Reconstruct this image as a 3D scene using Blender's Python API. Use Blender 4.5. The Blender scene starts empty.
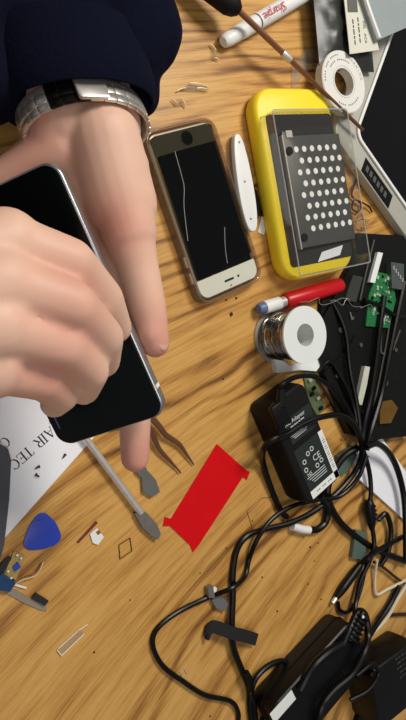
import bpy, bmesh, math, random
import numpy as np
from mathutils import Vector, Matrix, Quaternion, noise as mnoise
random.seed(7)
C = bpy.context.scene.collection
sc = bpy.context.scene
R = math.radians

# ------------------------------------------------------------------ camera
F_PX = 624.0
TH = R(34); DIST = .5275
CAM = Vector((-DIST*math.sin(TH), 0, DIST*math.cos(TH)))
CR = Vector((math.cos(TH), 0, math.sin(TH))); CU = Vector((0, 1, 0)); CD = Vector((math.sin(TH), 0, -math.cos(TH)))
cam = bpy.data.objects.new('camera', bpy.data.cameras.new('camera')); C.objects.link(cam)
cam.data.sensor_fit = 'AUTO'; cam.data.sensor_width = 36; cam.data.lens = F_PX/720*36
cam.data.clip_start = .01; cam.data.clip_end = 20
mw = Matrix((CR, CU, -CD)).transposed().to_4x4(); mw.translation = CAM
cam.matrix_world = mw
sc.camera = cam
def P(px, py, z=0.0):
    """the point at height z above the desk that lies on the sight line of a photo position"""
    v = CR*((px-203)/F_PX) + CU*((360-py)/F_PX) + CD
    return CAM + v*((z-CAM.z)/v.z)

# ------------------------------------------------------------------ world, lamps, exposure
w = bpy.data.worlds.new('room'); sc.world = w; w.use_nodes = True
bg = w.node_tree.nodes['Background']; bg.inputs[0].default_value = (.80, .84, .90, 1); bg.inputs[1].default_value = .20
def area(name, loc, target, size, watts, col):
    l = bpy.data.lights.new(name, 'AREA'); l.shape = 'RECTANGLE'; l.size, l.size_y = size; l.energy = watts; l.color = col
    o = bpy.data.objects.new(name, l); C.objects.link(o); o.location = loc
    o.rotation_euler = (Vector(target)-Vector(loc)).to_track_quat('-Z', 'Y').to_euler(); return o
area('ceiling_lamp', (.22, .74, 1.10), (0, 0, 0), (.4, .4), 14.5, (1, .95, .88))
area('ceiling_lamp', (-.45, -.35, 1.35), (-.05, 0, 0), (.6, .6), 4.2, (1, .96, .92))
sc.view_settings.view_transform = 'Standard'; sc.view_settings.look = 'None'
sc.view_settings.gamma = 1; sc.view_settings.use_curve_mapping = False
sc.view_settings.exposure = -.05

# ------------------------------------------------------------------ materials
def lin(c):
    return tuple((x/255/12.92 if x/255 <= .04045 else ((x/255+.055)/1.055)**2.4) for x in c) + (1,)
def mat(name, rgb, rough=.5, metal=0, var=.12, scale=60, bump=.0, spec=.5, coat=0, trans=0, ior=1.45, sss=0):
    m = bpy.data.materials.new(name); m.use_nodes = True; nt = m.node_tree; b = nt.nodes['Principled BSDF']
    b.inputs['Roughness'].default_value = rough; b.inputs['Metallic'].default_value = metal
    b.inputs['Specular IOR Level'].default_value = spec; b.inputs['Coat Weight'].default_value = coat
    b.inputs['Coat Roughness'].default_value = .08
    b.inputs['Transmission Weight'].default_value = trans; b.inputs['IOR'].default_value = ior
    tc = nt.nodes.new('ShaderNodeTexCoord'); n = nt.nodes.new('ShaderNodeTexNoise')
    n.inputs['Scale'].default_value = scale; n.inputs['Detail'].default_value = 4
    nt.links.new(tc.outputs['Object'], n.inputs['Vector'])
    r = nt.nodes.new('ShaderNodeMapRange'); r.inputs[3].default_value = 1-var; r.inputs[4].default_value = 1+var
    nt.links.new(n.outputs[0], r.inputs[0])
    mx = nt.nodes.new('ShaderNodeVectorMath'); mx.operation = 'SCALE'; mx.inputs[0].default_value = lin(rgb)[:3]
    nt.links.new(r.outputs[0], mx.inputs['Scale']); nt.links.new(mx.outputs[0], b.inputs['Base Color'])
    if bump:
        bp = nt.nodes.new('ShaderNodeBump'); bp.inputs['Strength'].default_value = bump; bp.inputs['Distance'].default_value = .001
        nt.links.new(n.outputs[0], bp.inputs['Height']); nt.links.new(bp.outputs[0], b.inputs['Normal'])
    if sss:
        b.inputs['Subsurface Weight'].default_value = sss; b.inputs['Subsurface Radius'].default_value = (.006, .002, .001); b.inputs['Subsurface Scale'].default_value = 1
    return m
def clear(name, tint=(1, 1, 1), rough=.05, refl=.5, haze=0.0, hazecol=(.9, .9, .9), bump=.15):
    """thin clear plastic: straight-through light with a mirror-like skin, optionally a little milky"""
    m = bpy.data.materials.new(name); m.use_nodes = True; nt = m.node_tree; nt.nodes.clear()
    out = nt.nodes.new('ShaderNodeOutputMaterial'); t = nt.nodes.new('ShaderNodeBsdfTransparent'); t.inputs[0].default_value = (*tint, 1)
    g = nt.nodes.new('ShaderNodeBsdfGlossy'); g.inputs['Roughness'].default_value = rough
    lw = nt.nodes.new('ShaderNodeLayerWeight'); lw.inputs[0].default_value = .5
    pw = nt.nodes.new('ShaderNodeMath'); pw.operation = 'POWER'; pw.inputs[1].default_value = 4; nt.links.new(lw.outputs['Facing'], pw.inputs[0])
    fr = nt.nodes.new('ShaderNodeMath'); fr.operation = 'MULTIPLY_ADD'; fr.inputs[1].default_value = refl; fr.inputs[2].default_value = refl*.12
    nt.links.new(pw.outputs[0], fr.inputs[0])
    tc = nt.nodes.new('ShaderNodeTexCoord'); n = nt.nodes.new('ShaderNodeTexNoise'); n.inputs['Scale'].default_value = 90
    nt.links.new(tc.outputs['Object'], n.inputs['Vector'])
    bp = nt.nodes.new('ShaderNodeBump'); bp.inputs['Strength'].default_value = bump; bp.inputs['Distance'].default_value = .001
    nt.links.new(n.outputs[0], bp.inputs['Height']); nt.links.new(bp.outputs[0], g.inputs['Normal'])
    mx = nt.nodes.new('ShaderNodeMixShader'); nt.links.new(fr.outputs[0], mx.inputs[0])
    nt.links.new(t.outputs[0], mx.inputs[1]); nt.links.new(g.outputs[0], mx.inputs[2])
    last = mx
    if haze:
        d = nt.nodes.new('ShaderNodeBsdfDiffuse'); d.inputs[0].default_value = (*hazecol, 1)
        m2 = nt.nodes.new('ShaderNodeMixShader'); m2.inputs[0].default_value = haze
        nt.links.new(mx.outputs[0], m2.inputs[1]); nt.links.new(d.outputs[0], m2.inputs[2]); last = m2
    nt.links.new(last.outputs[0], out.inputs[0]); return m

def oak():
    m = bpy.data.materials.new('oak_veneer'); m.use_nodes = True; nt = m.node_tree; b = nt.nodes['Principled BSDF']
    N = nt.nodes.new; L = nt.links.new
    def math_(op, a, b_=None, c_=None):
        n = N('ShaderNodeMath'); n.operation = op
        for i, v in enumerate((a, b_, c_)):
            if v is None: continue
            if isinstance(v, (int, float)): n.inputs[i].default_value = v
            else: L(v, n.inputs[i])
        return n.outputs[0]
    tc = N('ShaderNodeTexCoord'); sp = N('ShaderNodeSeparateXYZ'); L(tc.outputs['Object'], sp.inputs[0])
    x, y = sp.outputs[0], sp.outputs[1]
    # the grain swings from about 40 degrees near the bottom to 17 at the top of the photographed patch
    Y = math_('ADD', math_('MULTIPLY', y, 2.05), math_('MULTIPLY', math_('MULTIPLY', y, y), 1.9))
    v = math_('MULTIPLY', math_('SUBTRACT', Y, x), .42)
    u = math_('ADD', math_('MULTIPLY', x, .86), math_('MULTIPLY', y, .5))
    cb = N('ShaderNodeCombineXYZ'); L(u, cb.inputs[0]); L(v, cb.inputs[1])
    def noise(su, sv, detail=4, rough=.6, dist=0):
        mp = N('ShaderNodeMapping'); mp.inputs['Scale'].default_value = (su, sv, 1); L(cb.outputs[0], mp.inputs[0])
        n = N('ShaderNodeTexNoise'); n.inputs['Scale'].default_value = 1; n.inputs['Detail'].default_value = detail
        n.inputs['Roughness'].default_value = rough; n.inputs['Distortion'].default_value = dist; L(mp.outputs[0], n.inputs['Vector']); return n.outputs[0]
    warp = noise(5, 14, 2, .5)
    vv = math_('ADD', v, math_('MULTIPLY', warp, .055))
    ring = math_('SINE', math_('MULTIPLY', vv, 2*math.pi/.0125))          # growth rings
    ring = math_('MULTIPLY_ADD', ring, .5, .5)
    ring = math_('POWER', ring, 2.2)
    broad = noise(6, 45, 3, .5)
    fib = noise(34, 1100, 3, .7); fib2 = noise(10, 230, 4, .7)
    ringamt = noise(3, 22, 2, .5)
    rr = N('ShaderNodeMapRange'); L(ringamt, rr.inputs[0]); rr.inputs[1].default_value = .42; rr.inputs[2].default_value = .62
    k = math_('MULTIPLY', math_('MULTIPLY', ring, rr.outputs[0]), .58)
    k = math_('ADD', k, math_('MULTIPLY', math_('SUBTRACT', broad, .5), .9))
    k = math_('ADD', k, math_('MULTIPLY', math_('SUBTRACT', fib, .5), .95))
    k = math_('ADD', k, math_('MULTIPLY', math_('SUBTRACT', fib2, .5), 1.15))
    k = math_('ADD', k, .18)
    cr = N('ShaderNodeValToRGB'); L(k, cr.inputs[0]); e = cr.color_ramp.elements
    e[0].position = -.0; e[0].color = lin((210, 163, 90)); e[1].position = 1; e[1].color = lin((90, 55, 24))
    for pos, c in ((.22, (197, 147, 75)), (.45, (172, 122, 58)), (.7, (130, 87, 40))):
        q = e.new(pos); q.color = lin(c)
    L(cr.outputs[0], b.inputs['Base Color'])
    b.inputs['Roughness'].default_value = .38; b.inputs['Specular IOR Level'].default_value = .45
    bp = N('ShaderNodeBump'); bp.inputs['Strength'].default_value = .25; bp.inputs['Distance'].default_value = .0004; bp.invert = True
    L(k, bp.inputs['Height']); L(bp.outputs[0], b.inputs['Normal'])
    return m
OAK = oak()
BLACK = mat('black_plastic', (13, 12, 12), .38, var=.2, scale=150, bump=.1, spec=.3)
BLACKM = mat('black_matte_plastic', (15, 14, 13), .6, var=.25, scale=90, bump=.2, spec=.25)
RUBBER = mat('black_cable_rubber', (11, 9, 9), .34, var=.2, scale=80, spec=.3)
GLASSB = mat('black_glass', (6, 6, 7), .06, var=.1, spec=.5)
STEEL = mat('brushed_steel', (226, 220, 212), .38, .65, var=.15, scale=200)
DSTEEL = mat('dark_steel', (136, 130, 122), .42, .6, var=.2, scale=200)
COPPER = mat('bronzed_steel', (150, 104, 80), .3, .8, var=.2, scale=120)
WHITE = mat('white_plastic', (232, 232, 228), .4, var=.04)
PAPER = mat('white_paper', (238, 239, 243), .8, var=.03, scale=30)
YELLOW = mat('yellow_plastic', (252, 222, 44), .45, var=.05, scale=40)
RED = mat('red_plastic', (196, 18, 22), .35, var=.06)
REDSHEET = mat('red_film', (208, 10, 18), .6, var=.08, scale=40, spec=.15)
BLUE = mat('blue_plastic', (46, 68, 178), .38, var=.12, scale=60)
INK = mat('black_ink', (30, 30, 34), .7)
GREYINK = mat('grey_ink', (120, 124, 116), .7)
NAVY = mat('navy_knit', (11, 13, 30), .95, var=.35, scale=500, bump=.4, spec=.1)
GREEN = mat('green_circuit', (34, 112, 62), .4, var=.4, scale=400, bump=.3)
OLIVE = mat('olive_circuit', (92, 104, 70), .5, var=.4, scale=300)
GREYP = mat('grey_plastic', (120, 122, 124), .5, var=.1)
CLEAR = clear('clear_plastic', (.96, .96, .95), .06, .45)
FILM = clear('thin_clear_film', (.93, .93, .91), .12, .55, .06)
MILKY = clear('milky_plastic', (.85, .87, .87), .2, .5, .45, (.75, .78, .78))

# ------------------------------------------------------------------ helpers
def link(name, me, m=None, parent=None):
    o = bpy.data.objects.new(name, me); C.objects.link(o)
    for x in (m if isinstance(m, (list, tuple)) else [m]):
        if x is not None: me.materials.append(x)
    return o
def thing(name, label, cat, loc=(0, 0, 0), rotz=0, group=None):
    o = bpy.data.objects.new(name, None); C.objects.link(o); o.empty_display_size = .01
    o.matrix_world = Matrix.Translation(Vector(loc)) @ Matrix.Rotation(rotz, 4, 'Z')
    return tag(o, label, cat, group)
def tag(o, label, cat, group=None):
    o['label'] = label; o['category'] = cat
    if group: o['group'] = group
    return o
def mesh(name, bm, m, parent=None, world=True, smooth=True, bevel=0, seg=2):
    """world=True: the vertices are in world coordinates; they are carried into the parent's frame"""
    if bevel:
        es = [e for e in bm.edges if len(e.link_faces) == 2 and e.calc_face_angle(0) > .6]
        bmesh.ops.bevel(bm, geom=es, offset=bevel, segments=seg, affect='EDGES', profile=.5, clamp_overlap=True)
    bmesh.ops.recalc_face_normals(bm, faces=bm.faces)
    if parent is not None and world:
        bm.transform(parent_world(parent).inverted())
    me = bpy.data.meshes.new(name); bm.to_mesh(me); bm.free()
    if smooth:
        for p in me.polygons: p.use_smooth = True
        try: me.set_sharp_from_angle(angle=R(35))
        except Exception: pass
    o = link(name, me, m)
    if parent is not None: o.parent = parent
    elif world and me.vertices:                                            # origin at the thing's base
        vs = [v.co for v in me.vertices]; c = sum(vs, Vector())/len(vs); c.z = min(v.z for v in vs)
        me.transform(Matrix.Translation(-c)); o.location = c
    return o
def parent_world(p):
    m = Matrix.Identity(4); q = p
    while q is not None:
        m = q.matrix_basis @ m; q = q.parent
    return m
def T(loc, rotz=0, rx=0, ry=0):
    return Matrix.Translation(Vector(loc)) @ Matrix.Rotation(rotz, 4, 'Z') @ Matrix.Rotation(ry, 4, 'Y') @ Matrix.Rotation(rx, 4, 'X')
def add_box(bm, cx, cy, z0, z1, sx, sy, mtx=None, mi=0):
    r = bmesh.ops.create_cube(bm, size=1); vs = r['verts']
    bmesh.ops.scale(bm, verts=vs, vec=(sx, sy, z1-z0)); bmesh.ops.translate(bm, verts=vs, vec=(cx, cy, (z0+z1)/2))
    if mtx: bmesh.ops.transform(bm, matrix=mtx, verts=vs)
    for f in {f for v in vs for f in v.link_faces}: f.material_index = mi
    return vs
def box(cx, cy, z0, z1, sx, sy, mtx=None):
    bm = bmesh.new(); add_box(bm, cx, cy, z0, z1, sx, sy, mtx); return bm
def add_prism(bm, pts, z0, z1, mtx=None, mi=0):
    lo = [bm.verts.new((p[0], p[1], z0)) for p in pts]; hi = [bm.verts.new((p[0], p[1], z1)) for p in pts]
    fs = [bm.faces.new(lo[::-1]), bm.faces.new(hi)]
    for i in range(len(pts)): j = (i+1) % len(pts); fs.append(bm.faces.new((lo[i], lo[j], hi[j], hi[i])))
    for f in fs: f.material_index = mi
    if mtx: bmesh.ops.transform(bm, matrix=mtx, verts=lo+hi)
    return bm
def rrect(sx, sy, r, n=6, cx=0, cy=0):
    out = []
    for qx, qy, a0 in ((1, 1, 0), (-1, 1, 90), (-1, -1, 180), (1, -1, 270)):
        for i in range(n+1):
            a = R(a0+90*i/n); out.append((cx+qx*(sx/2-r)+r*math.cos(a), cy+qy*(sy/2-r)+r*math.sin(a)))
    return out
def ring_prism(bm, outer, inner, z0, z1, mtx=None):
    n = len(outer); V = [[bm.verts.new((p[0], p[1], z)) for p in pts] for pts in (outer, inner) for z in (z0, z1)]
    o0, o1, i0, i1 = V
    for i in range(n):
        j = (i+1) % n
        for a, b, c, d in ((o0, o0, o1, o1), (i1, i1, i0, i0), (o1, o1, i1, i1), (i0, i0, o0, o0)):
            bm.faces.new((a[i], b[j], c[j], d[i]))
    if mtx: bmesh.ops.transform(bm, matrix=mtx, verts=[v for q in V for v in q])
    return bm
def catmull(pts, n=8):
    pts = [Vector(p) for p in pts]
    if len(pts) < 3: return [pts[0].lerp(pts[-1], i/n) for i in range(n+1)]
    q = [2*pts[0]-pts[1]] + pts + [2*pts[-1]-pts[-2]]; out = []
    for i in range(1, len(q)-2):
        p0, p1, p2, p3 = q[i-1:i+3]
        for k in range(n):
            t = k/n; out.append(.5*((2*p1)+(p2-p0)*t+(2*p0-5*p1+4*p2-p3)*t*t+(3*p1-p0-3*p2+p3)*t**3))
    out.append(pts[-1]); return out
def add_tube(bm, pts, r, n=8, sub=8, radii=None, flat=1.0, mi=0):
    path = catmull(pts, sub) if sub else [Vector(p) for p in pts]
    m = len(path); up = Vector((0, 0, 1)); rings = []
    for i, p in enumerate(path):
        t = (path[min(i+1, m-1)]-path[max(i-1, 0)])
        if t.length < 1e-9: t = Vector((1, 0, 0))
        t.normalize(); s = t.cross(up)
        if s.length < 1e-4: s = t.cross(Vector((1, 0, 0)))
        s.normalize(); nn = s.cross(t)
        rr = r
        if radii:
            f = i/(m-1)*(len(radii)-1); k = min(int(f), len(radii)-2); rr = radii[k]+(radii[k+1]-radii[k])*(f-k)
        rings.append([bm.verts.new(p + s*(rr*math.cos(2*math.pi*a/n)) + nn*(rr*flat*math.sin(2*math.pi*a/n))) for a in range(n)])
    fs = []
    for i in range(m-1):
        for a in range(n):
            b = (a+1) % n; fs.append(bm.faces.new((rings[i][a], rings[i][b], rings[i+1][b], rings[i+1][a])))
    fs += [bm.faces.new(rings[0][::-1]), bm.faces.new(rings[-1])]
    for f in fs: f.material_index = mi
    return bm
def tube(pts, r, **k): return add_tube(bmesh.new(), pts, r, **k)
def add_lathe(bm, prof, n=40, mtx=None, mi=0):
    rings = [[bm.verts.new((r*math.cos(2*math.pi*i/n), r*math.sin(2*math.pi*i/n), z)) for i in range(n)] for r, z in prof]
    fs = []
    for a, b in zip(rings, rings[1:]):
        for i in range(n): j = (i+1) % n; fs.append(bm.faces.new((a[i], a[j], b[j], b[i])))
    if prof[0] != prof[-1]: fs += [bm.faces.new(rings[0][::-1]), bm.faces.new(rings[-1])]
    else:
        bmesh.ops.remove_doubles(bm, verts=rings[0]+rings[-1], dist=1e-7)
    for f in fs:
        if f.is_valid: f.material_index = mi
    if mtx: bmesh.ops.transform(bm, matrix=mtx, verts=[v for r_ in rings for v in r_ if v.is_valid])
    return bm
def lathe(prof, n=40, mtx=None): return add_lathe(bmesh.new(), prof, n, mtx)
def along(a, b):
    """frame whose Z runs from a to b"""
    a, b = Vector(a), Vector(b); q = (b-a).to_track_quat('Z', 'Y'); return Matrix.Translation(a) @ q.to_matrix().to_4x4()
def text_bm(s, size, mtx, thick=.00004):
    cu = bpy.data.curves.new('t', 'FONT'); cu.body = s; cu.size = size; cu.extrude = thick; cu.align_x = 'CENTER'; cu.align_y = 'CENTER'; cu.resolution_u = 2
    o = bpy.data.objects.new('t', cu); C.objects.link(o)
    dg = bpy.context.evaluated_depsgraph_get(); me = bpy.data.meshes.new_from_object(o.evaluated_get(dg))
    bm = bmesh.new(); bm.from_mesh(me); bpy.data.objects.remove(o); bpy.data.meshes.remove(me); bpy.data.curves.remove(cu)
    bm.transform(mtx); return bm
def ink_line(widths, h, mtx, t=.00008):
    """a line of unreadable small print: a row of little strokes centred on the frame"""
    bm = bmesh.new(); gap = h*.45; x = -(sum(widths)*h+gap*(len(widths)-1))/2
    for w_ in widths: add_box(bm, x+w_*h/2, 0, 0, t, w_*h, h*.62, mtx); x += w_*h+gap
    return bm
def merge(*bms):
    out = bmesh.new()
    for b in bms:
        me = bpy.data.meshes.new('x'); b.to_mesh(me); b.free(); out.from_mesh(me); bpy.data.meshes.remove(me)
    return out
def ang(a, b): d = Vector(b)-Vector(a); return math.atan2(d.y, d.x)

# ================================================================== the desk and the floor
fl = mesh('floor', box(0, 0, -.76, -.74, 5, 5), mat('grey_carpet', (88, 84, 80), .95, var=.3, scale=200, bump=.3), smooth=False); fl['kind'] = 'structure'
desk = thing('desk', 'oak veneered desk top under all the tools and cables', 'desk', (0.1, 0, -.74))
o = mesh('desk_top', box(.12, 0, -.03, 0, 1.04, 1.7), OAK, None, world=False, smooth=False); o.parent = desk; o.matrix_parent_inverse = parent_world(desk).inverted()
for sx in (-.34, .58):
    for sy in (-.78, .78): mesh('leg', box(sx, sy, -.74, -.03, .05, .05), DSTEEL, desk, bevel=.004)

# ================================================================== the paper with its printed words
Z1 = .0003
def on(px, py, z=0): return P(px, py, z)
pe0, pe1 = on(0, 543), on(86, 446)
dirp = (pe1-pe0).normalized(); nrm = Vector((-dirp.y, dirp.x, 0))
pc = [pe0-dirp*.08, pe1+dirp*.012]; pc += [pc[1]+nrm*.16, pc[0]+nrm*.16]
paper = thing('paper_sheet', 'white printed paper sheet lying under the held phone, left', 'paper', (sum(pc, Vector())/4))
sheet_ = mesh('sheet', add_prism(bmesh.new(), [(p.x, p.y) for p in pc], .0001, Z1), PAPER, paper, smooth=False)
def glyph(ch):
    """thin/thick stroked serif capitals in a unit box: (x0,y0,x1,y1,width)"""
    k, t = .15, .06
    G = {'A': [(.08, 0, .5, 1, t), (.5, 1, .92, 0, k), (.25, .35, .75, .35, t), (-.02, 0, .22, 0, t), (.76, 0, 1.04, 0, t)],
         'I': [(.25, 0, .25, 1, k), (.08, 0, .42, 0, t), (.08, 1, .42, 1, t)],
         'R': [(.15, 0, .15, 1, k), (0, 0, .32, 0, t), (0, 1, .55, 1, t), (.55, 1, .75, .88, .1), (.75, .88, .75, .62, k), (.75, .62, .55, .5, .1), (.15, .5, .55, .5, t), (.45, .5, .82, 0, k), (.76, 0, .98, 0, t)],
         'T': [(.45, 0, .45, 1, k), (.02, 1, .88, 1, t), (.02, 1, .02, .8, t), (.88, 1, .88, .8, t), (.3, 0, .6, 0, t)],
         'E': [(.15, 0, .15, 1, k), (0, 0, .78, 0, t), (0, 1, .75, 1, t), (.15, .5, .55, .5, t), (.78, 0, .78, .2, t), (.75, 1, .75, .82, t), (.55, .6, .55, .4, t)],
         'C': [(.85, .8, .6, 1, .07), (.6, 1, .35, .98, .08), (.35, .98, .1, .72, .12), (.1, .72, .08, .35, k), (.08, .35, .3, .05, .12), (.3, .05, .6, 0, .08), (.6, 0, .88, .2, .07), (.85, .95, .85, .72, t)],
         'H': [(.15, 0, .15, 1, k), (.8, 0, .8, 1, k), (.15, .5, .8, .5, t), (0, 0, .32, 0, t), (0, 1, .32, 1, t), (.65, 0, .96, 0, t), (.65, 1, .96, 1, t)]}
    W = {'A': 1.05, 'I': .5, 'R': 1.0, 'T': .92, 'E': .9, 'C': .98, 'H': 1.05, ' ': .55}
    return G.get(ch, []), W[ch]
def serif_text(s, h, origin, a, z):
    bm = bmesh.new(); x = 0; m = T((origin[0], origin[1], z), a)
    for ch in s:
        st, wd = glyph(ch)
        for x0, y0, x1, y1, wt in st:
            p, q = Vector((x+x0*.85, y0, 0)), Vector((x+x1*.85, y1, 0)); d = (q-p); ln = d.length; d.normalize(); n = Vector((-d.y, d.x, 0))*wt/2; d = d*wt*.25
            vs = [bm.verts.new(m @ ((c)*h)) for c in (p-d-n, q+d-n, q+d+n, p-d+n)]; bm.faces.new(vs)
        x += wd*.9
    return bm
ta, tb = on(50, 426), on(5, 466)
mesh('lettering', serif_text('AIR TEC', .0074, ta, ang(ta, tb), Z1+.00006), INK, sheet_, smooth=False)
tc_ = on(4, 436); mesh('lettering', serif_text('C', .0070, on(5, 436), ang(ta, tb), Z1+.00006), INK, sheet_, smooth=False)
scr0 = None
for i, (px, py, lab) in enumerate([(65, 454, 'tiny black screw nearest the held phone on the paper'), (39, 466, 'tiny black screw right of the printed letter T'), (35, 474, 'tiny black screw nearest the blue opening pick on the paper')]):
    if scr0 is None:
        s = mesh('tiny_screw', lathe([(.0011, 0), (.0011, .0006), (.0006, .0007), (.0006, .003), (.0003, .0034)], 12), INK, None, world=False)
        s.rotation_euler = (R(90), 0, 0); scr0 = s
    else:
        s = scr0.copy(); C.objects.link(s)
    s.location = on(px, py, 0) + Vector((0, 0, Z1+.0012)); s.rotation_euler = (R(90), 0, [-.7, -1.2, .9][i]); tag(s, lab, 'screw', 'tiny screws on the paper')

# grey spatula blade at the far left
bm = bmesh.new(); c = [(-14, 470), (-8, 448), (0, 444), (8, 449), (11, 460), (9, 500), (4, 545), (-4, 575), (-16, 575)]
add_prism(bm, [tuple(P(x, y, .004)[:2]) for x, y in c], .0006, .0045)
tag(mesh('plastic_spudger', bm, GREYP.copy() if False else mat('slate_plastic', (72, 74, 80), .5), bevel=.0012), 'slate grey rounded plastic spudger lying on the paper at left', 'spudger')

# blue pick
bc = on(42, 533); bm = bmesh.new(); pts = []
for i in range(36):
    a = 2*math.pi*i/36; r = .0128*(1+.13*math.cos(3*a)+.03*math.cos(6*a)); pts.append((r*math.cos(a), r*math.sin(a)*1.02))
add_prism(bm, pts, .0002, .0013, T(bc, R(93)))
pick = thing('opening_pick', 'blue rounded triangular opening pick lying on bare wood', 'pick', bc)
mesh('blade', bm, BLUE, pick, bevel=.0005)
bm = tube([T(bc, R(93)) @ Vector((.0075*1.35, y, .0014)) for y in (-.0042, 0, .0042)], .0003, n=6); mesh('ridge', bm, BLUE, pick)

# red plastic sheet with tabs
rp = [(217, 444), (246, 470), (250, 472), (247, 480), (243, 477), (199, 545), (193, 552), (190, 545), (170, 526), (163, 526), (165, 517), (171, 519)]
bm = add_prism(bmesh.new(), [tuple(P(x, y, .0008)[:2]) for x, y in rp], .0002, .0008)
tag(mesh('plastic_card', bm, REDSHEET, smooth=False), 'flat red plastic card with small corner tabs beside the tweezers', 'plastic card')

# metal spudger
sp = thing('metal_spudger', 'long steel spudger with flat blade under the held phone', 'spudger', on(122, 497))
a, b = on(72, 420, .004), on(141, 513, .004)
mesh('shaft', tube([a, a.lerp(b, .5), b], .0028, n=10), STEEL, sp)
def blade(pl, z0, z1): return add_prism(bmesh.new(), [tuple(P(x, y, z1)[:2]) for x, y in pl], z0, z1)
mesh('blade', blade([(135, 514), (141, 510), (147, 513), (157, 524), (161, 534), (158, 540), (152, 536), (143, 528)], .0012, .0045), DSTEEL, sp, bevel=.0012)
# grey spade-tipped tool emerging under the finger
bm = blade([(134, 462), (143, 460), (147, 470), (156, 480), (160, 492), (152, 497), (143, 492), (142, 478), (136, 472)], .001, .0032)
tag(mesh('spade_tool', bm, mat('grey_steel', (128, 126, 122), .4, .6), bevel=.0008), 'grey spade-tipped steel tool poking out under the fingertip', 'tool')
# tweezers
tw = thing('tweezers', 'bronzed steel tweezers pointing at the red plastic card', 'tweezers', on(172, 450))
mesh('arm', tube([on(140, 405, .006), on(158, 425, .006), on(166, 435, .005), on(179, 444, .004), on(187, 455, .003), on(194, 465, .002)], .001, radii=[.003, .0026, .0024, .002, .0014, .0006], n=8, flat=.5), COPPER, tw)
mesh('arm', tube([on(132, 408, .006), on(150, 430, .006), on(155, 440, .005), on(160, 450, .004), on(171, 462, .003), on(181, 473, .002)], .001, radii=[.003, .0026, .0024, .002, .0014, .0006], n=8, flat=.5), COPPER, tw)
mesh('joint', box(0, 0, .003, .009, .012, .008, T(on(133, 402), R(-40))), COPPER, tw, bevel=.001)

# ================================================================== phone in a clear case on the desk
def phone_slab(L, W, H, r, mtx, z0=0): return add_prism(bmesh.new(), rrect(W, L, r), z0, z0+H, mtx)
pa = P(206.5, 210.5, .009); ua, ub = P(150.5, 137, .009), P(208, 306, .009)
rz = ang(ub, ua)-R(90)
ph = thing('smartphone', 'smartphone with dark screen lying in a clear case, home button up', 'phone', (pa.x, pa.y, 0), rz)
M0 = parent_world(ph)
mesh('body', phone_slab(.138, .067, .0068, .009, M0, .0018), mat('champagne_aluminium', (150, 128, 104), .35, .8), ph, bevel=.0016)
mesh('screen', add_prism(bmesh.new(), rrect(.0595, .103, .0008, 3), .00865, .0090, M0), GLASSB, ph, smooth=False)
BEZ = mat('cream_bezel', (205, 204, 186), .18, var=.03)
for nm, cy in (('bezel', .0595), ('bezel', -.0595)):
    bm = bmesh.new(); r = .008; pts = [p for p in rrect(.0645, .135, r)]
    if cy > 0: pts = [p for p in pts if p[1] > .0519] + [(-.03225, .0519), (.03225, .0519)]
    else: pts = [(-.03225, -.0519)] + [p for p in pts if p[1] < -.0519] + [(.03225, -.0519)]
    add_prism(bm, pts, .0086, .0089, M0); bz = mesh(nm, bm, BEZ, ph, smooth=False)
HBT = mesh('home_button', lathe([(.0, .0089), (.0055, .0089), (.0057, .0092), (.0048, .0093), (.0, .00925)], 32, M0 @ T((.004, .0595, 0))), mat('button_black', (22, 22, 20), .2), ph)
mesh('earpiece', add_prism(bmesh.new(), rrect(.0105, .0018, .0008, 3, 0, -.0605), .0089, .0092, M0), INK, ph)
mesh('front_camera', lathe([(0, .0089), (.0011, .0089), (.0011, .0092), (0, .0092)], 14, M0 @ T((.0105, -.0605, 0))), INK, ph)
mesh('sensor', lathe([(0, .0089), (.0007, .0089), (.0007, .0092), (0, .0092)], 14, M0 @ T((0, -.0655, 0))), INK, ph)
bm = bmesh.new()
ring_prism(bm, rrect(.0725, .1435, .0115), rrect(.0685, .1395, .0092), 0, .0103, M0)
mesh('clear_case', bm, clear('amber_case', (.80, .72, .62), .08, .55, .18, (.5, .42, .32)), ph, bevel=.0008)
fp = [(-.0320, -.0510), (.0320, -.0462), (.0320, .0650), (.026, .0668), (-.026, .0668), (-.0320, .0650)]
mesh('tint_layer', add_prism(bmesh.new(), fp, .0094, .0096, M0), clear('smoky_tint', (.50, .49, .44), .05, .3, bump=0), ph, smooth=False)  # translucent sheet that darkens the screen and the upper bezel
mesh('glare_streak', tube([M0 @ Vector(q) for q in ((-.012, .052, .0097), (-.0135, .03, .0097), (-.0150, .022, .0097), (-.021, .008, .0097), (-.028, -.018, .0097))], .00022, n=5), mat('glare_white', (190, 186, 176), .4), ph)  # reflected streak on the screen, laid in as thin pale lines
mesh('glare_streak', tube([M0 @ Vector(q) for q in ((.012, -.018, .0097), (.006, -.034, .0097), (.003, -.047, .0097))], .0002, n=5), bpy.data.materials['glare_white'], ph)
# volume and power keys
for y in (.022, .036): mesh('side_button', box(-.0345, y-.07, .004, .0066, .0012, .009, M0), STEEL, ph)

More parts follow.
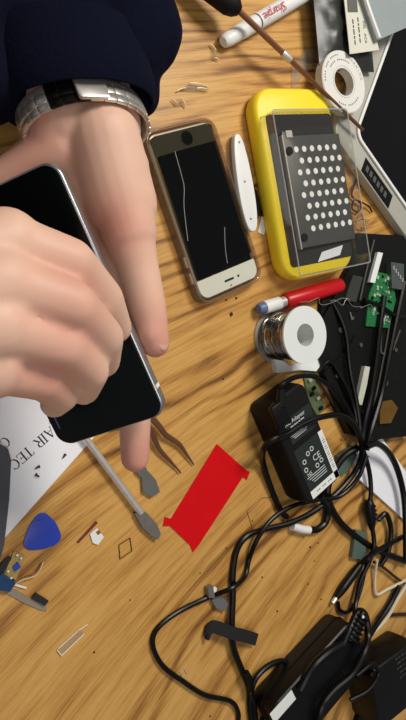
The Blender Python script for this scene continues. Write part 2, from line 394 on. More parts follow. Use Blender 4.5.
# white folding knife between the phone and the yellow box
ka, kb = P(236, 134, .008), P(252, 232, .008); kc = (ka+kb)/2
kn = thing('folding_knife', 'white oval-handled pocket knife between phone and yellow box', 'knife', (kc.x, kc.y, 0), ang(kb, ka)-R(90))
KM = parent_world(kn); kl = (ka-kb).length
def oval(w, l, n=40, e=.75, asym=.12):
    out = []
    for i in range(n):
        a = 2*math.pi*i/n; c_, s_ = math.cos(a), math.sin(a)
        out.append((w/2*math.copysign(abs(c_)**e, c_)*(1+asym*s_*-1), l/2*s_))
    return out
mesh('handle', add_prism(bmesh.new(), oval(.0175, kl), .0045, .0105, KM), WHITE, kn, bevel=.0016)
mesh('liner', add_prism(bmesh.new(), oval(.0185, kl*.99), .0018, .0045, KM), DSTEEL, kn, bevel=.0004)
mesh('handle', add_prism(bmesh.new(), oval(.0175, kl), .0, .0018, KM), WHITE, kn, bevel=.0006)
for y in (.0345, .001, -.031): mesh('rivet', lathe([(0, .0104), (.0011, .0104), (.0009, .0108), (0, .0108)], 14, KM @ T((-.001 if y < .02 else 0, y, 0))), DSTEEL, kn)
mesh('blade', add_prism(bmesh.new(), [(.006, .034), (.0115, .030), (.0135, .01), (.013, -.03), (.0075, -.036)], .0022, .0042, KM), mat('blackened_blade', (40, 32, 28), .4, .7), kn)

bm = blade([(262, 216), (268, 222), (264, 235), (258, 232)], .0002, .0008)
tag(mesh('paper_scrap', bm, PAPER, smooth=False), 'small white paper scrap between knife tip and yellow box', 'paper scrap')
bm = blade([(251, 186), (257, 190), (263, 216), (257, 214)], .0002, .004)
tag(mesh('black_clip', bm, BLACK, bevel=.0006), 'small black clip wedged beside the yellow box', 'clip')

# ================================================================== yellow box with a clear lid
y0, y1, y2, y3 = P(251, 95, .016), P(327, 90, .016), P(356, 260, .016), P(281, 283, .016)
yc = (y0+y1+y2+y3)/4; ya = ang(y3+(y2-y3)*.5, y0+(y1-y0)*.5)-R(90)
YW, YL = .094, .170
yb = thing('storage_box', 'yellow rounded box with clear lid holding a perforated plate', 'box', (yc.x, yc.y, 0), ya)
YM = parent_world(yb)
def taper_tray(bm, prof, r):
    rings = []
    for s, z in prof:
        rings.append([bm.verts.new(YM @ Vector((p[0], p[1], z))) for p in rrect(YW+s, YL+s, max(r+s/2, .004), 8)])
    n = len(rings[0])
    for a_, b_ in zip(rings, rings[1:]):
        for i in range(n): j = (i+1) % n; bm.faces.new((a_[i], a_[j], b_[j], b_[i]))
    bm.faces.new(rings[0][::-1]); bm.faces.new(rings[-1]); return bm
mesh('tray', taper_tray(bmesh.new(), [(-.012, 0), (-.004, .002), (0, .007), (0, .014), (-.003, .017), (-.006, .018)], .022), YELLOW, yb)
mesh('foam_insert', add_prism(bmesh.new(), rrect(.0815, .134, .004, 4, .0035, -.006), .0178, .0186, YM), mat('charcoal_foam', (40, 38, 34), .8, var=.3), yb, smooth=False)
lid = bmesh.new(); LW, LLn = .092, .142; lz0, lz1 = .018, .034
ring_prism(lid, rrect(LW, LLn, .003, 3, .002, -.011), rrect(LW-.002, LLn-.002, .002, 3, .002, -.011), lz0, lz1, YM)
add_prism(lid, rrect(LW, LLn, .003, 3, .002, -.011), lz1, lz1+.001, YM)
LID = mesh('lid', lid, CLEAR, yb, smooth=False)
lip = bmesh.new(); ring_prism(lip, rrect(LW+.001, LLn+.001, .003, 3, .002, -.011), rrect(LW-.0012, LLn-.0012, .002, 3, .002, -.011), lz1+.001, lz1+.0016, YM)
mesh('lid_rim', lip, clear('rim_clear', (.75, .75, .7), .1, .7, .25, (.8, .8, .76)), LID, smooth=False)
# perforated plate inside
pl0, pl1, pl2, pl3 = P(284, 140, .024), P(338, 127, .024), P(356, 237, .024), P(303, 252, .024)
pcn = (pl0+pl1+pl2+pl3)/4; pang = ang(pl3+(pl2-pl3)*.5, pl0+(pl1-pl0)*.5)-R(90)
PW, PL = (pl1-pl0).length, (pl0-pl3).length
pt = thing('perforated_plate', 'grey metal plate with rows of round holes inside clear lid', 'plate', (pcn.x, pcn.y, .0188), pang)
PM = parent_world(pt)
bm = bmesh.new(); add_prism(bm, [(-PW/2, -PL/2), (PW/2, -PL/2), (PW/2, PL/2), (-PW/2+.012, PL/2), (-PW/2+.012, PL/2+.004), (-PW/2, PL/2+.004)], .002, .0045, PM)
PLT = mesh('plate', bm, mat('grey_anodised_metal', (92, 90, 86), .45, .3), pt, bevel=.0003)
bm = bmesh.new()
for rI in range(9):
    for cI in range(6):
        x_ = -PW/2+.0135+cI*.0098+(.0045 if rI % 2 else 0); y_ = PL/2-.012-rI*.0101
        if x_ < PW/2-.002 and y_ > -PL/2+.006:
            add_lathe(bm, [(0.00001, .0045), (.0027, .0045), (.0027, .0048), (0.00001, .0048)], 14, PM @ T((x_, y_, 0)))
h_ = mesh('hole_pattern', bm, mat('white_spot', (252, 252, 248), .6), PLT); h_['kind'] = 'stuff'
mesh('edge_strip', box(-PW/2-.0008, 0, .0005, .0052, .0014, PL+.002, PM), STEEL, pt)
for y_ in (PL/2-.013, -PL/2+.009): mesh('grommet', lathe([(0, .0045), (.0036, .0045), (.0036, .0062), (0, .0062)], 18, PM @ T((-PW/2+.0045, y_, 0))), BLACK, pt)
mesh('corner_tab', box(-PW/2+.0075, PL/2+.0015, .0045, .0055, .0075, .006, PM), STEEL, pt)
mesh('prop', box(0, 0, 0, .002, PW*.8, PL*.8, PM), BLACKM, pt)
bm = blade([(318, 262), (322, 252), (343, 245), (340, 255)], .0196, .0200)
tag(mesh('paper_label', bm, PAPER, smooth=False), 'small white paper label inside lid below the perforated plate', 'label')
mesh('hinge_pin', lathe([(0, 0), (.0022, 0), (.0022, .004), (0, .004)], 14, T(P(273, 93, .012))), WHITE, yb)

# ================================================================== marker pen with red script
ma, mb = P(223, 42, .0075), P(318, -14, .0075); mk = thing('marker_pen', 'white marker pen with red script lying at the top edge', 'marker', (ma.x, ma.y, 0))
MM = along(ma, mb); ml = (mb-ma).length
mesh('cap', lathe([(.0001, 0), (.0042, .0), (.0052, .0012), (.0062, .006), (.0069, .03), (.0071, .045), (.0001, .045)], 28, MM), WHITE, mk)
BRL = mesh('barrel', lathe([(.0001, .0452), (.0066, .0452), (.0072, .047), (.0074, ml*.9), (.006, ml), (.0001, ml)], 28, MM), WHITE, mk)
mesh('cap_ring', lathe([(.0001, .0445), (.00725, .0445), (.00725, .0462), (.0001, .0462)], 28, MM), mat('grey_ring', (90, 88, 90), .5), mk)
d_ = (mb-ma).normalized(); mid = ma+d_*.064; ca = math.atan2(d_.y, d_.x)
tm = T(mid+Vector((0, 0, .0074)), ca) @ Matrix.Rotation(R(14), 4, 'X')
mesh('lettering', text_bm('Sharpie', .0105, T(mid+Vector((0, 0, .0081)), ca+math.pi) @ Matrix.Shear('XY', 4, (.25, 0))), mat('crimson_ink', (190, 26, 56), .5), BRL)
mesh('end_band', lathe([(.0001, ml*.885), (.0078, ml*.885), (.0078, ml*.97), (.0001, ml*.97)], 28, MM), mat('charcoal_band', (60, 60, 60), .5), mk)

# soldering iron like rod
ra, rb = P(236, 8, .024), P(363, 130, .022)
rd = thing('precision_rod', 'slim bronzed steel rod with black knob crossing the marker', 'rod tool', P(243, 10, 0))
mesh('shaft', tube([ra, ra.lerp(rb, .5), rb], .0022, n=10, radii=[.0026, .0025, .0021, .0019, .0017]), COPPER, rd)
q1 = ra.lerp(rb, .33); q2 = ra.lerp(rb, .39); mesh('collar', lathe([(0.0001, 0), (.003, 0), (.0032, .001), (.0032, (q2-q1).length-.001), (.003, (q2-q1).length), (.0001, (q2-q1).length)], 16, along(q1, q2)), STEEL, rd)
kd = (ra-rb).normalized(); 
kz0 = ra - kd*.004; mesh('knob', lathe([(.0001, 0), (.004, 0), (.0075, .004), (.0095, .010), (.0095, .03), (.008, .05), (.0001, .05)], 24, along(kz0, Vector((ra.x+kd.x*.05, ra.y+kd.y*.05, .016)))), BLACKM, rd)

# small clear curled films with glints by the sleeve
for i, (pts, lab) in enumerate([([(177, 91), (186, 88), (197, 88), (209, 90), (208, 86), (190, 83)], 'curled clear film scrap above the cased phone, larger piece'),
                                ([(172, 99), (177, 104), (186, 107), (182, 99)], 'tiny clear film scrap just left of the larger curled scrap'),
                                ([(210, 44), (216, 50), (219, 60), (214, 58)], 'tiny clear film scrap below the marker pen cap')]):
    bm = bmesh.new(); n = len(pts)
    vs = [bm.verts.new(P(x, y, .0006+.0035*(k % 2))) for k, (x, y) in enumerate(pts)]
    for k in range(1, n-1): bm.faces.new((vs[0], vs[k], vs[k+1]))
    r_ = bmesh.ops.extrude_face_region(bm, geom=bm.faces[:]); bmesh.ops.translate(bm, verts=[v for v in r_['geom'] if isinstance(v, bmesh.types.BMVert)], vec=(0, 0, .0003))
    e_ = thing('film_scrap', lab, 'film scrap', P(*pts[0]))
    mesh('film', bm, FILM, e_, smooth=False)
    for (xa, ya), (xb, yb) in list(zip(pts, pts[1:]))[::2]:
        mesh('glint_bead', tube([P(xa, ya, .0022), P((xa+xb)/2, (ya+yb)/2-1, .003), P(xb, yb, .0022)], .0005, n=6), mat('glint_edge', (255, 226, 170), .3) if 'glint_edge' not in bpy.data.materials else bpy.data.materials['glint_edge'], e_)  # glints on the film, put in as pale beads

# red screwdriver / flashlight with blue tip
ca_, cb_ = P(259, 309, .0075), P(340, 285, .0075); L_ = (cb_-ca_).length
pn = thing('red_handled_tool', 'red barrelled tool with white neck and blue tip', 'tool', (ca_.x, ca_.y, 0)); SM = along(ca_, cb_)
mesh('tip', lathe([(.0001, -.001), (.0042, -.001), (.0052, .001), (.0054, .006), (.0001, .006)], 24, SM), mat('slate_blue_plastic', (92, 112, 150), .4), pn)
mesh('neck', lathe([(.0001, .006), (.0057, .006), (.0060, .008), (.0060, .024), (.0001, .024)], 24, SM), WHITE, pn)
mesh('collar', lathe([(.0001, .024), (.0050, .024), (.0050, .031), (.0001, .031)], 24, SM), STEEL, pn)
mesh('barrel', lathe([(.0001, .031), (.0066, .031), (.0076, .033), (.0076, L_-.003), (.0066, L_), (.0001, L_)], 28, SM), RED, pn)

# solder spool
scn = P(305.5, 335, .040); spn = thing('solder_spool', 'spool of shiny solder wire with white flanges standing upright', 'spool', (scn.x, scn.y, .0004))
SP = parent_world(spn); fr = .0252
FL = mat('spool_flange', (222, 226, 222), .45, var=.03)
def washer(r0, r1, z0, z1): return lathe([(r0, z0), (r1, z0), (r1, z1), (r0, z1), (r0, z0)], 56, SP)
mesh('flange', washer(.0098, fr, .0375, .0396), FL, spn); mesh('flange', washer(.0098, fr, 0, .002), clear('clear_flange', (.8, .78, .74), .15, .5, .25, (.7, .66, .6)), spn)
mesh('core', washer(.0098, .0112, .002, .0375), FL, spn)
bm = bmesh.new(); turns = 26
pth = []
for k in range(turns*20):
    a_ = 2*math.pi*k/20; f_ = k/(turns*20); wob = .0007*math.sin(k*.61)+.0006*math.sin(k*.173)
    pth.append((SP @ Vector(((.0205+wob+.0008*math.sin(a_*.37))*math.cos(a_), (.0205+wob)*math.sin(a_), .0030+f_*.0335+.0005*math.sin(a_*1.7)))))
add_tube(bm, pth, .00085, n=6, sub=0)
mesh('solder_wire', merge(bm, washer(.0101, .0203, .0022, .0373)), mat('bright_solder', (190, 184, 176), .22, 1, var=.3, scale=300), spn)
sc_bm = blade([(274, 354), (290, 366), (322, 352), (327, 372), (300, 370), (277, 373)], .0002, .0060)
tag(mesh('foil_scrap', sc_bm, mat('pale_foil', (232, 238, 234), .45, 0), smooth=False), 'pale shiny foil scrap tucked under the solder spool', 'foil scrap')

# ================================================================== white framed device, top right
dc = P(333, 133, .012); e1 = P(402, -14, .012)-dc; e2 = P(406, 236, .012)-dc
a1 = ang(dc, dc+e2)
dv = thing('white_tablet', 'white rimmed tablet with large black screen at right edge', 'tablet', (dc.x, dc.y, 0)); e2n = e2.normalized(); e1n = (P(375, 20, .012)-dc).normalized()
DM = Matrix((e2n, e1n, Vector((0, 0, 1)))).transposed().to_4x4(); DM.translation = Vector((dc.x, dc.y, 0))
DW, DH = .19, .25
GW = mat('warm_grey_plastic', (172, 170, 158), .4, var=.06)
mesh('body', add_prism(bmesh.new(), rrect(DW, DH, .012, 6, DW/2, DH/2), .001, .012, DM), GW, dv, bevel=.002)
fr_ = ring_prism(bmesh.new(), rrect(DW-.036, DH-.036, .012, 6, DW/2+.006, DH/2+.004), rrect(DW-.043, DH-.043, .010, 6, DW/2+.006, DH/2+.004), .012, .0145, DM)
mesh('inner_rim', fr_, WHITE, dv, bevel=.001)
mesh('screen', add_prism(bmesh.new(), rrect(DW-.041, DH-.041, .010, 6, DW/2+.006, DH/2+.004), .0112, .0126, DM), mat('black_screen', (13, 14, 12), .25, spec=.3), dv, smooth=False)
mesh('name_plate', box(.075, .0095, .0119, .0124, .052, .0155, DM), BLACK, dv)
bm = bmesh.new()
for k in range(6): add_box(bm, .056+k*.0068, .0095, .0124, .01255, .0042, .006, DM)
for k in range(6): add_box(bm, .0562+k*.0068, .0100, .01252, .0126, .0018, .0028, DM)
mesh('plate_letters', bm, mat('plate_grey', (82, 84, 76), .5), dv)

# tape roll
tp = P(348, 80, .028); tr = thing('tape_roll', 'roll of clear tape with white printed rim', 'tape roll', (tp.x, tp.y, .0140))
TM = parent_world(tr) @ T((0, 0, 0))
def wz(bm_r0, r1, z0, z1): return lathe([(bm_r0, z0), (r1, z0), (r1, z1), (bm_r0, z1), (bm_r0, z0)], 56, TM)
TW = mat('tape_white', (224, 222, 214), .5, var=.04)
mesh('winding', wz(.0142, .0290, .0005, .0088), clear('tape_edge', (.9, .9, .86), .3, .5, .7, (.85, .84, .78)), tr)
mesh('core', wz(.0128, .0142, 0, .0092), TW, tr)
mesh('printed_rim', wz(.0150, .0282, .0088, .0092), TW, tr)
bms = []
for s_, a0_, r_, st in (('WARNING', 75, .0250, 9), ('|||| ||| |||||', 190, .0250, 6), ('||||||| ||||', 330, .0215, 7), ('|||| |||||||', 150, .0205, 7)):
    for i, ch in enumerate(s_):
        if ch == ' ': continue
        a_ = R(a0_-i*st); bms.append(text_bm(ch, .0042, TM @ T((r_*math.cos(a_), r_*math.sin(a_), .00925), a_-R(90))) if ch != '|' else ink_line([.7], .0022, TM @ T((r_*math.cos(a_), r_*math.sin(a_), .0092), a_-R(90))))
mesh('rim_print', merge(*bms), GREYINK, tr, smooth=False)
bm = bmesh.new(); tail = [(318, 56), (308, 60), (300, 70), (292, 78)]
pts = [P(x, y, .0035-.0006*i) for i, (x, y) in enumerate(tail)]
vsA = [bm.verts.new(p+Vector((.0, .012, 0))) for p in pts]; vsB = [bm.verts.new(p-Vector((0, .010, .0004*(k_ % 2)))) for k_, p in enumerate(pts)]
for i in range(3): bm.faces.new((vsA[i], vsA[i+1], vsB[i+1], vsB[i]))
r_ = bmesh.ops.extrude_face_region(bm, geom=bm.faces[:]); bmesh.ops.translate(bm, verts=[v for v in r_['geom'] if isinstance(v, bmesh.types.BMVert)], vec=(0, 0, .0003))
mesh('loose_tail', bm, FILM, tr, smooth=False)

# anti-static bag and boxes at top right
def crumple(pl, z, mat_, name, label, cat, amp=.004, n=14, thick=.0008, parent=None):
    """a sheet over a quadrilateral of desk points, wrinkled"""
    c = [P(x, y, z) for x, y in pl]; bm = bmesh.new(); g = []
    for i in range(n+1):
        row = []
        for j in range(n+1):
            u, v = i/n, j/n; p = c[0].lerp(c[1], u).lerp(c[3].lerp(c[2], u), v)
            edge = min(u, 1-u, v, 1-v)*4
            p.z += amp*min(edge, 1)*(1+1.2*mnoise.noise(Vector((u*4, v*4, z*99))) + .35*mnoise.noise(Vector((u*11, v*11, 3))))
            row.append(bm.verts.new(p))
        g.append(row)
    for i in range(n):
        for j in range(n): bm.faces.new((g[i][j], g[i+1][j], g[i+1][j+1], g[i][j+1]))
    r_ = bmesh.ops.extrude_face_region(bm, geom=bm.faces[:]); bmesh.ops.translate(bm, verts=[v for v in r_['geom'] if isinstance(v, bmesh.types.BMVert)], vec=(0, 0, -thick))
    o = mesh(name, bm, mat_, parent)
    for p_ in o.data.polygons: p_.use_smooth = True
    return tag(o, label, cat) if label else o
bag = thing('antistatic_bag', 'dark grey translucent antistatic bag with paper label', 'bag', P(335, 20, .0))
crumple([(312, -20), (366, -20), (374, 72), (320, 70)], .018, mat('smoky_bag_film', (44, 46, 42), .34, 0, var=.3, scale=45, bump=.3), 'bag_film', None, None, .006, 18, parent=bag)
lb = [P(x, y, .0285) for x, y in ((343, -12), (366, -12), (379, 50), (350, 54))]
mesh('paper_label', add_prism(bmesh.new(), [tuple(p[:2]) for p in lb], .0278, .0285), mat('cream_label', (214, 212, 196), .7, var=.05), bag, smooth=False)
la = ang(lb[0], lb[3])
for s_, px, py, sz in (('DEL   ACA', 365, 32, .0046), ('', 359, 30, .0026), ('', 354, 32, .0026)):
    mesh('label_print', text_bm(s_, sz, T(P(px, py, .0287), la)) if s_ else ink_line([1.6, .9, 2, 1.1, 1.5], sz, T(P(px, py, .0286), la)), mat('label_ink', (70, 72, 66), .7), bag, smooth=False)
fx = blade([(347, -4), (357, 0), (358, 12), (348, 12)], .0286, .0289); mesh('label_logo', fx, mat('logo_grey', (92, 94, 86), .6), bag, smooth=False)
bx = thing('plastic_sleeve', 'frosted plastic sleeve with bright ridge, top right corner', 'sleeve', P(385, 15, .0))
pp = [P(x, y, .034) for x, y in ((358, -20), (410, -20), (410, 26), (378, 40))]
mesh('sleeve_body', add_prism(bmesh.new(), [tuple(p[:2]) for p in pp], .0292, .034), mat('frosted_plastic', (150, 158, 158), .3, var=.08, scale=40), bx, bevel=.001)
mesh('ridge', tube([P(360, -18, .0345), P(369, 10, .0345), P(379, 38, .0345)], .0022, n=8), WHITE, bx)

# ================================================================== black laptop carcass with circuit boards at right
cs = thing('laptop_base', 'black plastic laptop carcass under the green circuit board', 'laptop part', P(365, 340, 0))
CP = mat('carcass_plastic', (17, 17, 15), .45, var=.3, scale=120, bump=.2, spec=.25)
body = [(333, 300), (350, 268), (358, 233), (410, 236), (410, 436), (372, 440), (350, 434), (331, 392), (318, 352), (322, 320)]
mesh('shell', blade(body, .0005, .009), CP, cs, bevel=.0015)
for px, py, r_ in ((352, 318, .0016), (360, 345, .0022), (336, 376, .002), (361, 378, .002), (349, 392, .002), (348, 411, .002), (362, 412, .0018), (385, 383, .003), (340, 330, .003), (395, 350, .0022)):
    mesh('screw_boss', lathe([(.0006, 0), (r_, 0), (r_, .002), (.0006, .0022)], 14, T(P(px, py, .009)-Vector((0, 0, .0002)))), mat('boss_grey', (96, 96, 88), .4, .5), cs)
mesh('rib', tube([P(350, 312, .0105), P(352, 320, .0105)], .0008, n=6), GREYP, cs)
mesh('rib', tube([P(323, 375, .0105), P(345, 352, .0105), P(356, 335, .0105)], .0008, n=6), CP, cs)
for q in ([(393, 300), (386, 345), (375, 400), (366, 438)], [(400, 330), (392, 352)], [(374, 240), (366, 272), (360, 300)], [(382, 322), (381, 352), (389, 350)]):
    mesh('rim_edge', tube([P(x, y, .0108) for x, y in q], .0009, n=6), mat('worn_edge', (88, 88, 80), .35) if 'worn_edge' not in bpy.data.materials else bpy.data.materials['worn_edge'], cs)
mesh('port_bay', blade([(345, 300), (353, 275), (363, 277), (356, 302)], .009, .013), mat('port_grey', (66, 68, 64), .35, .3), cs, bevel=.0006)
def strip(name, pl, z0, z1, m, par=None, lab=None, cat=None, bev=.0006):
    o = mesh(name, blade(pl, z0, z1), m, par, bevel=bev)
    if lab: tag(o, lab, cat)
    return o
strip('metal_strip', [(378, 252), (383, 253), (375, 283), (370, 282)], .0095, .013, WHITE, None, 'narrow white strip along the green circuit board', 'strip')
pb = thing('circuit_board', 'bright green circuit board on the black laptop carcass', 'circuit board', P(383, 300, .0))
BRD = mesh('board', blade([(378, 272), (392, 275), (396, 300), (389, 328), (366, 326), (369, 295)], .0095, .0115), GREEN, pb, bevel=.0003)
random.seed(3)
for k in range(64):
    px, py = random.uniform(371, 391), random.uniform(276, 324); s_ = random.uniform(.0007, .0030)
    mesh('chip', box(0, 0, 0, random.uniform(.0008, .0022), s_, s_*random.uniform(.6, 1.6), T(P(px, py, .0115)-Vector((0, 0, .00005)), R(-20))), random.choice([BLACK, STEEL, GREEN, mat('pad_pale', (170, 190, 160), .4) if 'pad_pale' not in bpy.data.materials else bpy.data.materials['pad_pale']]), BRD)
hs = thing('connector_block', 'grey metal connector block right of the green circuit board', 'connector', P(397, 270, .0))
mesh('shell', blade([(391, 262), (404, 264), (404, 290), (392, 288)], .0095, .016), mat('block_grey', (98, 108, 104), .35, .5, var=.3, scale=300), hs, bevel=.0008)
for k in range(5): mesh('pin', box(0, 0, 0, .0015, .0015, .004, T(P(393+k*2.2, 268+k*3, .016)-Vector((0, 0, .0001)))), STEEL, hs)
strip('speaker_bar', [(365, 366), (370, 367), (367, 385), (362, 405), (357, 404), (361, 385)], .0095, .014, mat('dirty_white', (196, 196, 180), .5, var=.2), None, 'dirty white bar lying on the black laptop carcass', 'bar')
strip('brass_bracket', [(380, 402), (392, 400), (398, 408), (391, 423), (380, 424)], .0095, .0125, mat('brass', (150, 112, 52), .35, .7, var=.3), None, 'small brass bracket low on the black laptop carcass', 'bracket')
gb = thing('narrow_board', 'narrow olive circuit board behind the labelled power adapter', 'circuit board', P(313, 392))
BR2 = mesh('board', blade([(303, 372), (314, 371), (325, 408), (318, 416), (309, 402)], .0003, .002), OLIVE, gb)
for px, py in ((309, 380), (313, 388), (317, 398), (320, 408), (311, 394)):
    mesh('component', box(0, 0, 0, .0025, .004, .003, T(P(px, py, .0019), R(30))), random.choice([BLACK, STEEL]), BR2)
tag(mesh('brown_rod', tube([P(318, 378, .004), P(330, 396, .004), P(343, 418, .004)], .0026, n=8), mat('brown_stick', (92, 70, 54), .5)), 'thin brown rod between olive board and black carcass', 'rod')
# black plastic slab leaning by the spool
strip('black_bracket', [(322, 300), (334, 296), (336, 330), (333, 352), (326, 352), (320, 330)], .0005, .006, BLACKM, None, 'flat black bracket between solder spool and laptop carcass', 'bracket')
# tangle of fine wires around the red tool
random.seed(11)
WIRE = mat('fine_steel_wire', (170, 168, 158), .35, .8)
for k, (c0, c1, lab) in enumerate([((300, 302), (350, 300), 'fine steel wire loops beside the red barrelled tool'), ((330, 300), (372, 306), 'fine bright wire crossing the port of the laptop carcass')]):
    pts = [P(c0[0]+(c1[0]-c0[0])*t/9+random.uniform(-3, 3), c0[1]+(c1[1]-c0[1])*t/9+random.uniform(-4, 4), .0145+.001*random.random()) for t in range(10)]
    tag(mesh('fine_wire', tube(pts, .0004, n=5), WIRE), lab, 'wire')
pts = [P(x, y, z) for x, y, z in ((360, 176, .003), (354, 186, .004), (352, 196, .003), (361, 204, .004), (358, 212, .003), (352, 208, .004), (355, 200, .006), (368, 206, .004), (372, 212, .002))]
tag(mesh('dark_wire', tube(pts, .0009, n=6), mat('dark_red_wire', (50, 24, 18), .5)), 'dark curly wire on bare wood under the tablet', 'wire')
pts = [P(x, y, .0008+.002*(k % 2)) for k, (x, y) in enumerate([(352, 216), (356, 222), (361, 214), (366, 226), (359, 230), (354, 224), (362, 219), (370, 221)])]
tag(mesh('fine_wire', tube(pts, .0004, n=5), WIRE), 'fine bright wire tuft on bare wood right of yellow box', 'wire')

# white card at the right under the cables
wc = blade([(352, 453), (382, 438), (412, 480), (412, 528), (398, 514), (358, 478)], .0003, .003)
tag(mesh('white_card', wc, PAPER, smooth=False), 'white card under the black cables at right edge', 'card')

# ================================================================== labelled power adapter
c0_, c1_, c2_, c3_ = P(268, 407, .028), P(301, 384, .028), P(336, 470, .028), P(305, 499, .028)
ac = (c0_+c1_+c2_+c3_)/4+Vector((.003, -.003, 0)); aa = ang(c3_+(c2_-c3_)*.5, c0_+(c1_-c0_)*.5)-R(90); AW, AL, AH = .047, .103, .028
ad = thing('power_adapter', 'black power adapter with silver and white label, cable clipped on', 'adapter', (ac.x, ac.y, .0), aa)
AM = parent_world(ad)
def soft_brick(W, L, H, M_, r=.008):
    bm = bmesh.new(); rings = []
    for s, z in ((-.004, 0), (-.001, .0015), (0, .004), (.0012, H*.5), (0, H-.004), (-.0012, H-.0012), (-.004, H)):
        rings.append([bm.verts.new(M_ @ Vector((p[0], p[1], z))) for p in rrect(W+s, L+s, r+s/2, 5)])
    n = len(rings[0])
    for a_, b_ in zip(rings, rings[1:]):
        for i in range(n): j = (i+1) % n; bm.faces.new((a_[i], a_[j], b_[j], b_[i]))
    bm.faces.new(rings[0][::-1]); bm.faces.new(rings[-1]); return bm
mesh('housing', soft_brick(AW, AL, AH, AM), BLACKM, ad)
LBL = mat('dark_label', (40, 46, 44), .4, var=.1, spec=.3)
mesh('upper_label', box(.0035, .019, AH, AH+.0002, .034, .023, AM), LBL, ad, smooth=False)
LLB = mesh('lower_label', box(.0035, -.0235, AH, AH+.0002, .038, .050, AM), LBL, ad, smooth=False)
LW_ = mat('label_white', (228, 230, 226), .45)
z_ = AH+.0002
mesh('white_edge', merge(box(.0198, -.0235, z_, z_+.0001, .0058, .050, AM), box(.0035, -.0450, z_, z_+.0001, .038, .0075, AM)), LW_, ad, smooth=False)
PRN = mat('label_print_white', (205, 210, 205), .5)
bms = [text_bm('AC Adapter', .0052, AM @ T((-.001, .0265, z_+.0001))), ink_line([2.5, 3, 1.6, 2.6], .0016, AM @ T((0, .0222, z_))), ink_line([2.2, 1.4, 2.6], .0014, AM @ T((-.003, .0192, z_)))]
bms += [text_bm('CE', .0085, AM @ T((.006, -.017, z_+.0001)))]
for x_, y_ in ((-.009, -.0135), (-.002, -.009), (.004, -.0075), (.0095, -.023), (.003, -.0245), (-.0105, -.021)):
    bms.append(lathe([(.0015, z_), (.0023, z_), (.0023, z_+.0001), (.0015, z_+.0001), (.0015, z_)], 16, AM @ T((x_, y_, 0))))
for k in range(4): bms.append(box(-.001+.001*k, -.029-.0022*k, z_, z_+.0001, .024-.002*k, .0006, AM))
for k in range(3): bms.append(box(-.001, .0145-.0016*k, z_, z_+.0001, .022-.003*k, .0005, AM))
bms.append(text_bm('NS', .005, AM @ T((-.0085, -.0265, z_+.0001))))
mesh('label_print', merge(*bms), PRN, LLB, smooth=False)
bms = [ink_line([.8, 1.1], .0020, AM @ T((x_, -.045, z_+.0001))) for x_ in (-.006, .002, .010)]
bms += [box(.0198, -.006-.0022*k, z_+.0001, z_+.0002, .0034, .0009 if k % 3 else .0004, AM) for k in range(16)]
mesh('edge_print', merge(*bms), GREYINK, LLB, smooth=False)
mesh('strain_relief', tube([AM @ Vector((-.012, .045, .031)), AM @ Vector((-.004, .058, .030))], .0042, n=10, radii=[.0048, .0034]), BLACK, ad)
mesh('cable_clip', box(-.016, .040, AH, AH+.006, .016, .022, AM), BLACK, ad, bevel=.0018)

# ================================================================== cables
def cable(pts, r, label, name='power_cable', z=None, cat='cable', m=RUBBER, n=10):
    p3 = [P(p[0], p[1], (p[2] if len(p) > 2 else r)+.0003) for p in pts]
    o = mesh(name, tube(p3, r, n=n, sub=8), m); return tag(o, label, cat)
RC = .0027
cable([(252, 726), (250, 705), (249, 688), (241, 668, .004), (233, 645, .0055), (232, 622, .006), (233, 596, .0048), (233, 572), (237, 550), (247, 536), (266, 529), (290, 523, .006), (314, 511, .007), (338, 492, .008), (356, 470, .011), (362, 449, .018), (357, 429, .030), (342, 416, .034), (322, 417, .034), (302, 425, .033), (286, 435, .0335), (274, 439, .034), (264, 448, .028), (263, 462, .008), (271, 488, .0032), (281, 511, .0030), (287, 517, .0030)], RC,
      'thick black cable looping over the labelled power adapter')
cable([(238, 726), (238, 712), (230, 701), (205, 695), (184, 682), (163, 666), (153, 646), (157, 629), (178, 612), (209, 597), (232, 588, .0112), (245, 576, .005), (249, 560), (257, 540, .0090), (272, 519, .0100), (293, 506, .0100), (317, 500, .011), (340, 496, .014), (358, 478, .018), (367, 455, .022)], .0021,
      'thin black cable curving widest to the left on the wood')
cable([(320, 495, .012), (327, 508, .006), (326, 521, .004), (318, 529, .0035), (309, 530, .0032)], .0034, 'short black lead leaving the lower end of the labelled adapter')
wp = thing('white_cable_tag', 'small white tag wrapped on cable below the labelled adapter', 'cable tag', P(300, 528))
mesh('sleeve', tube([P(309, 530, .0045), P(301, 529, .0045), P(292, 526, .0045)], .0040, n=12), WHITE, wp)
cable([(281, 386, .0335), (286, 382, .033), (296, 377, .030), (312, 376, .022), (328, 385, .016), (342, 400, .014), (354, 422, .014), (362, 446, .014), (369, 470, .01), (371, 492, .009), (369, 505, .008)], .0024, 'black lead arching from the top of the labelled adapter')
cable([(372, 525, .008), (374, 545, .0085), (369, 562, .009), (360, 582, .006), (356, 602, .008), (354, 618, .014)], .0024, 'black lead running down from the ribbed cable boot')
bt = thing('cable_boot', 'ribbed black cable boot hanging over the white card edge', 'cable boot', P(370, 512))
mesh('grip', tube([P(369, 500, .009), P(369, 506, .009), P(371, 520, .009), P(372, 530, .009)], .006, n=14, radii=[.0038, .0058, .0058, .0044, .0026]), BLACK, bt)
for k in range(4): mesh('rib', lathe([(.0040, 0), (.0063, 0), (.0063, .0009), (.0040, .0009), (.0040, 0)], 20, along(P(369.6+k*.8, 506+4*k, .009), P(372, 530, .009))), BLACKM, bt)
cable([(358, 447, .013), (343, 458, .008), (331, 477, .005), (328, 498, .0035), (340, 522, .0035), (362, 541, .0035), (384, 553, .004), (408, 562, .004)], .0034, 'black cable running down to the right edge below white card')
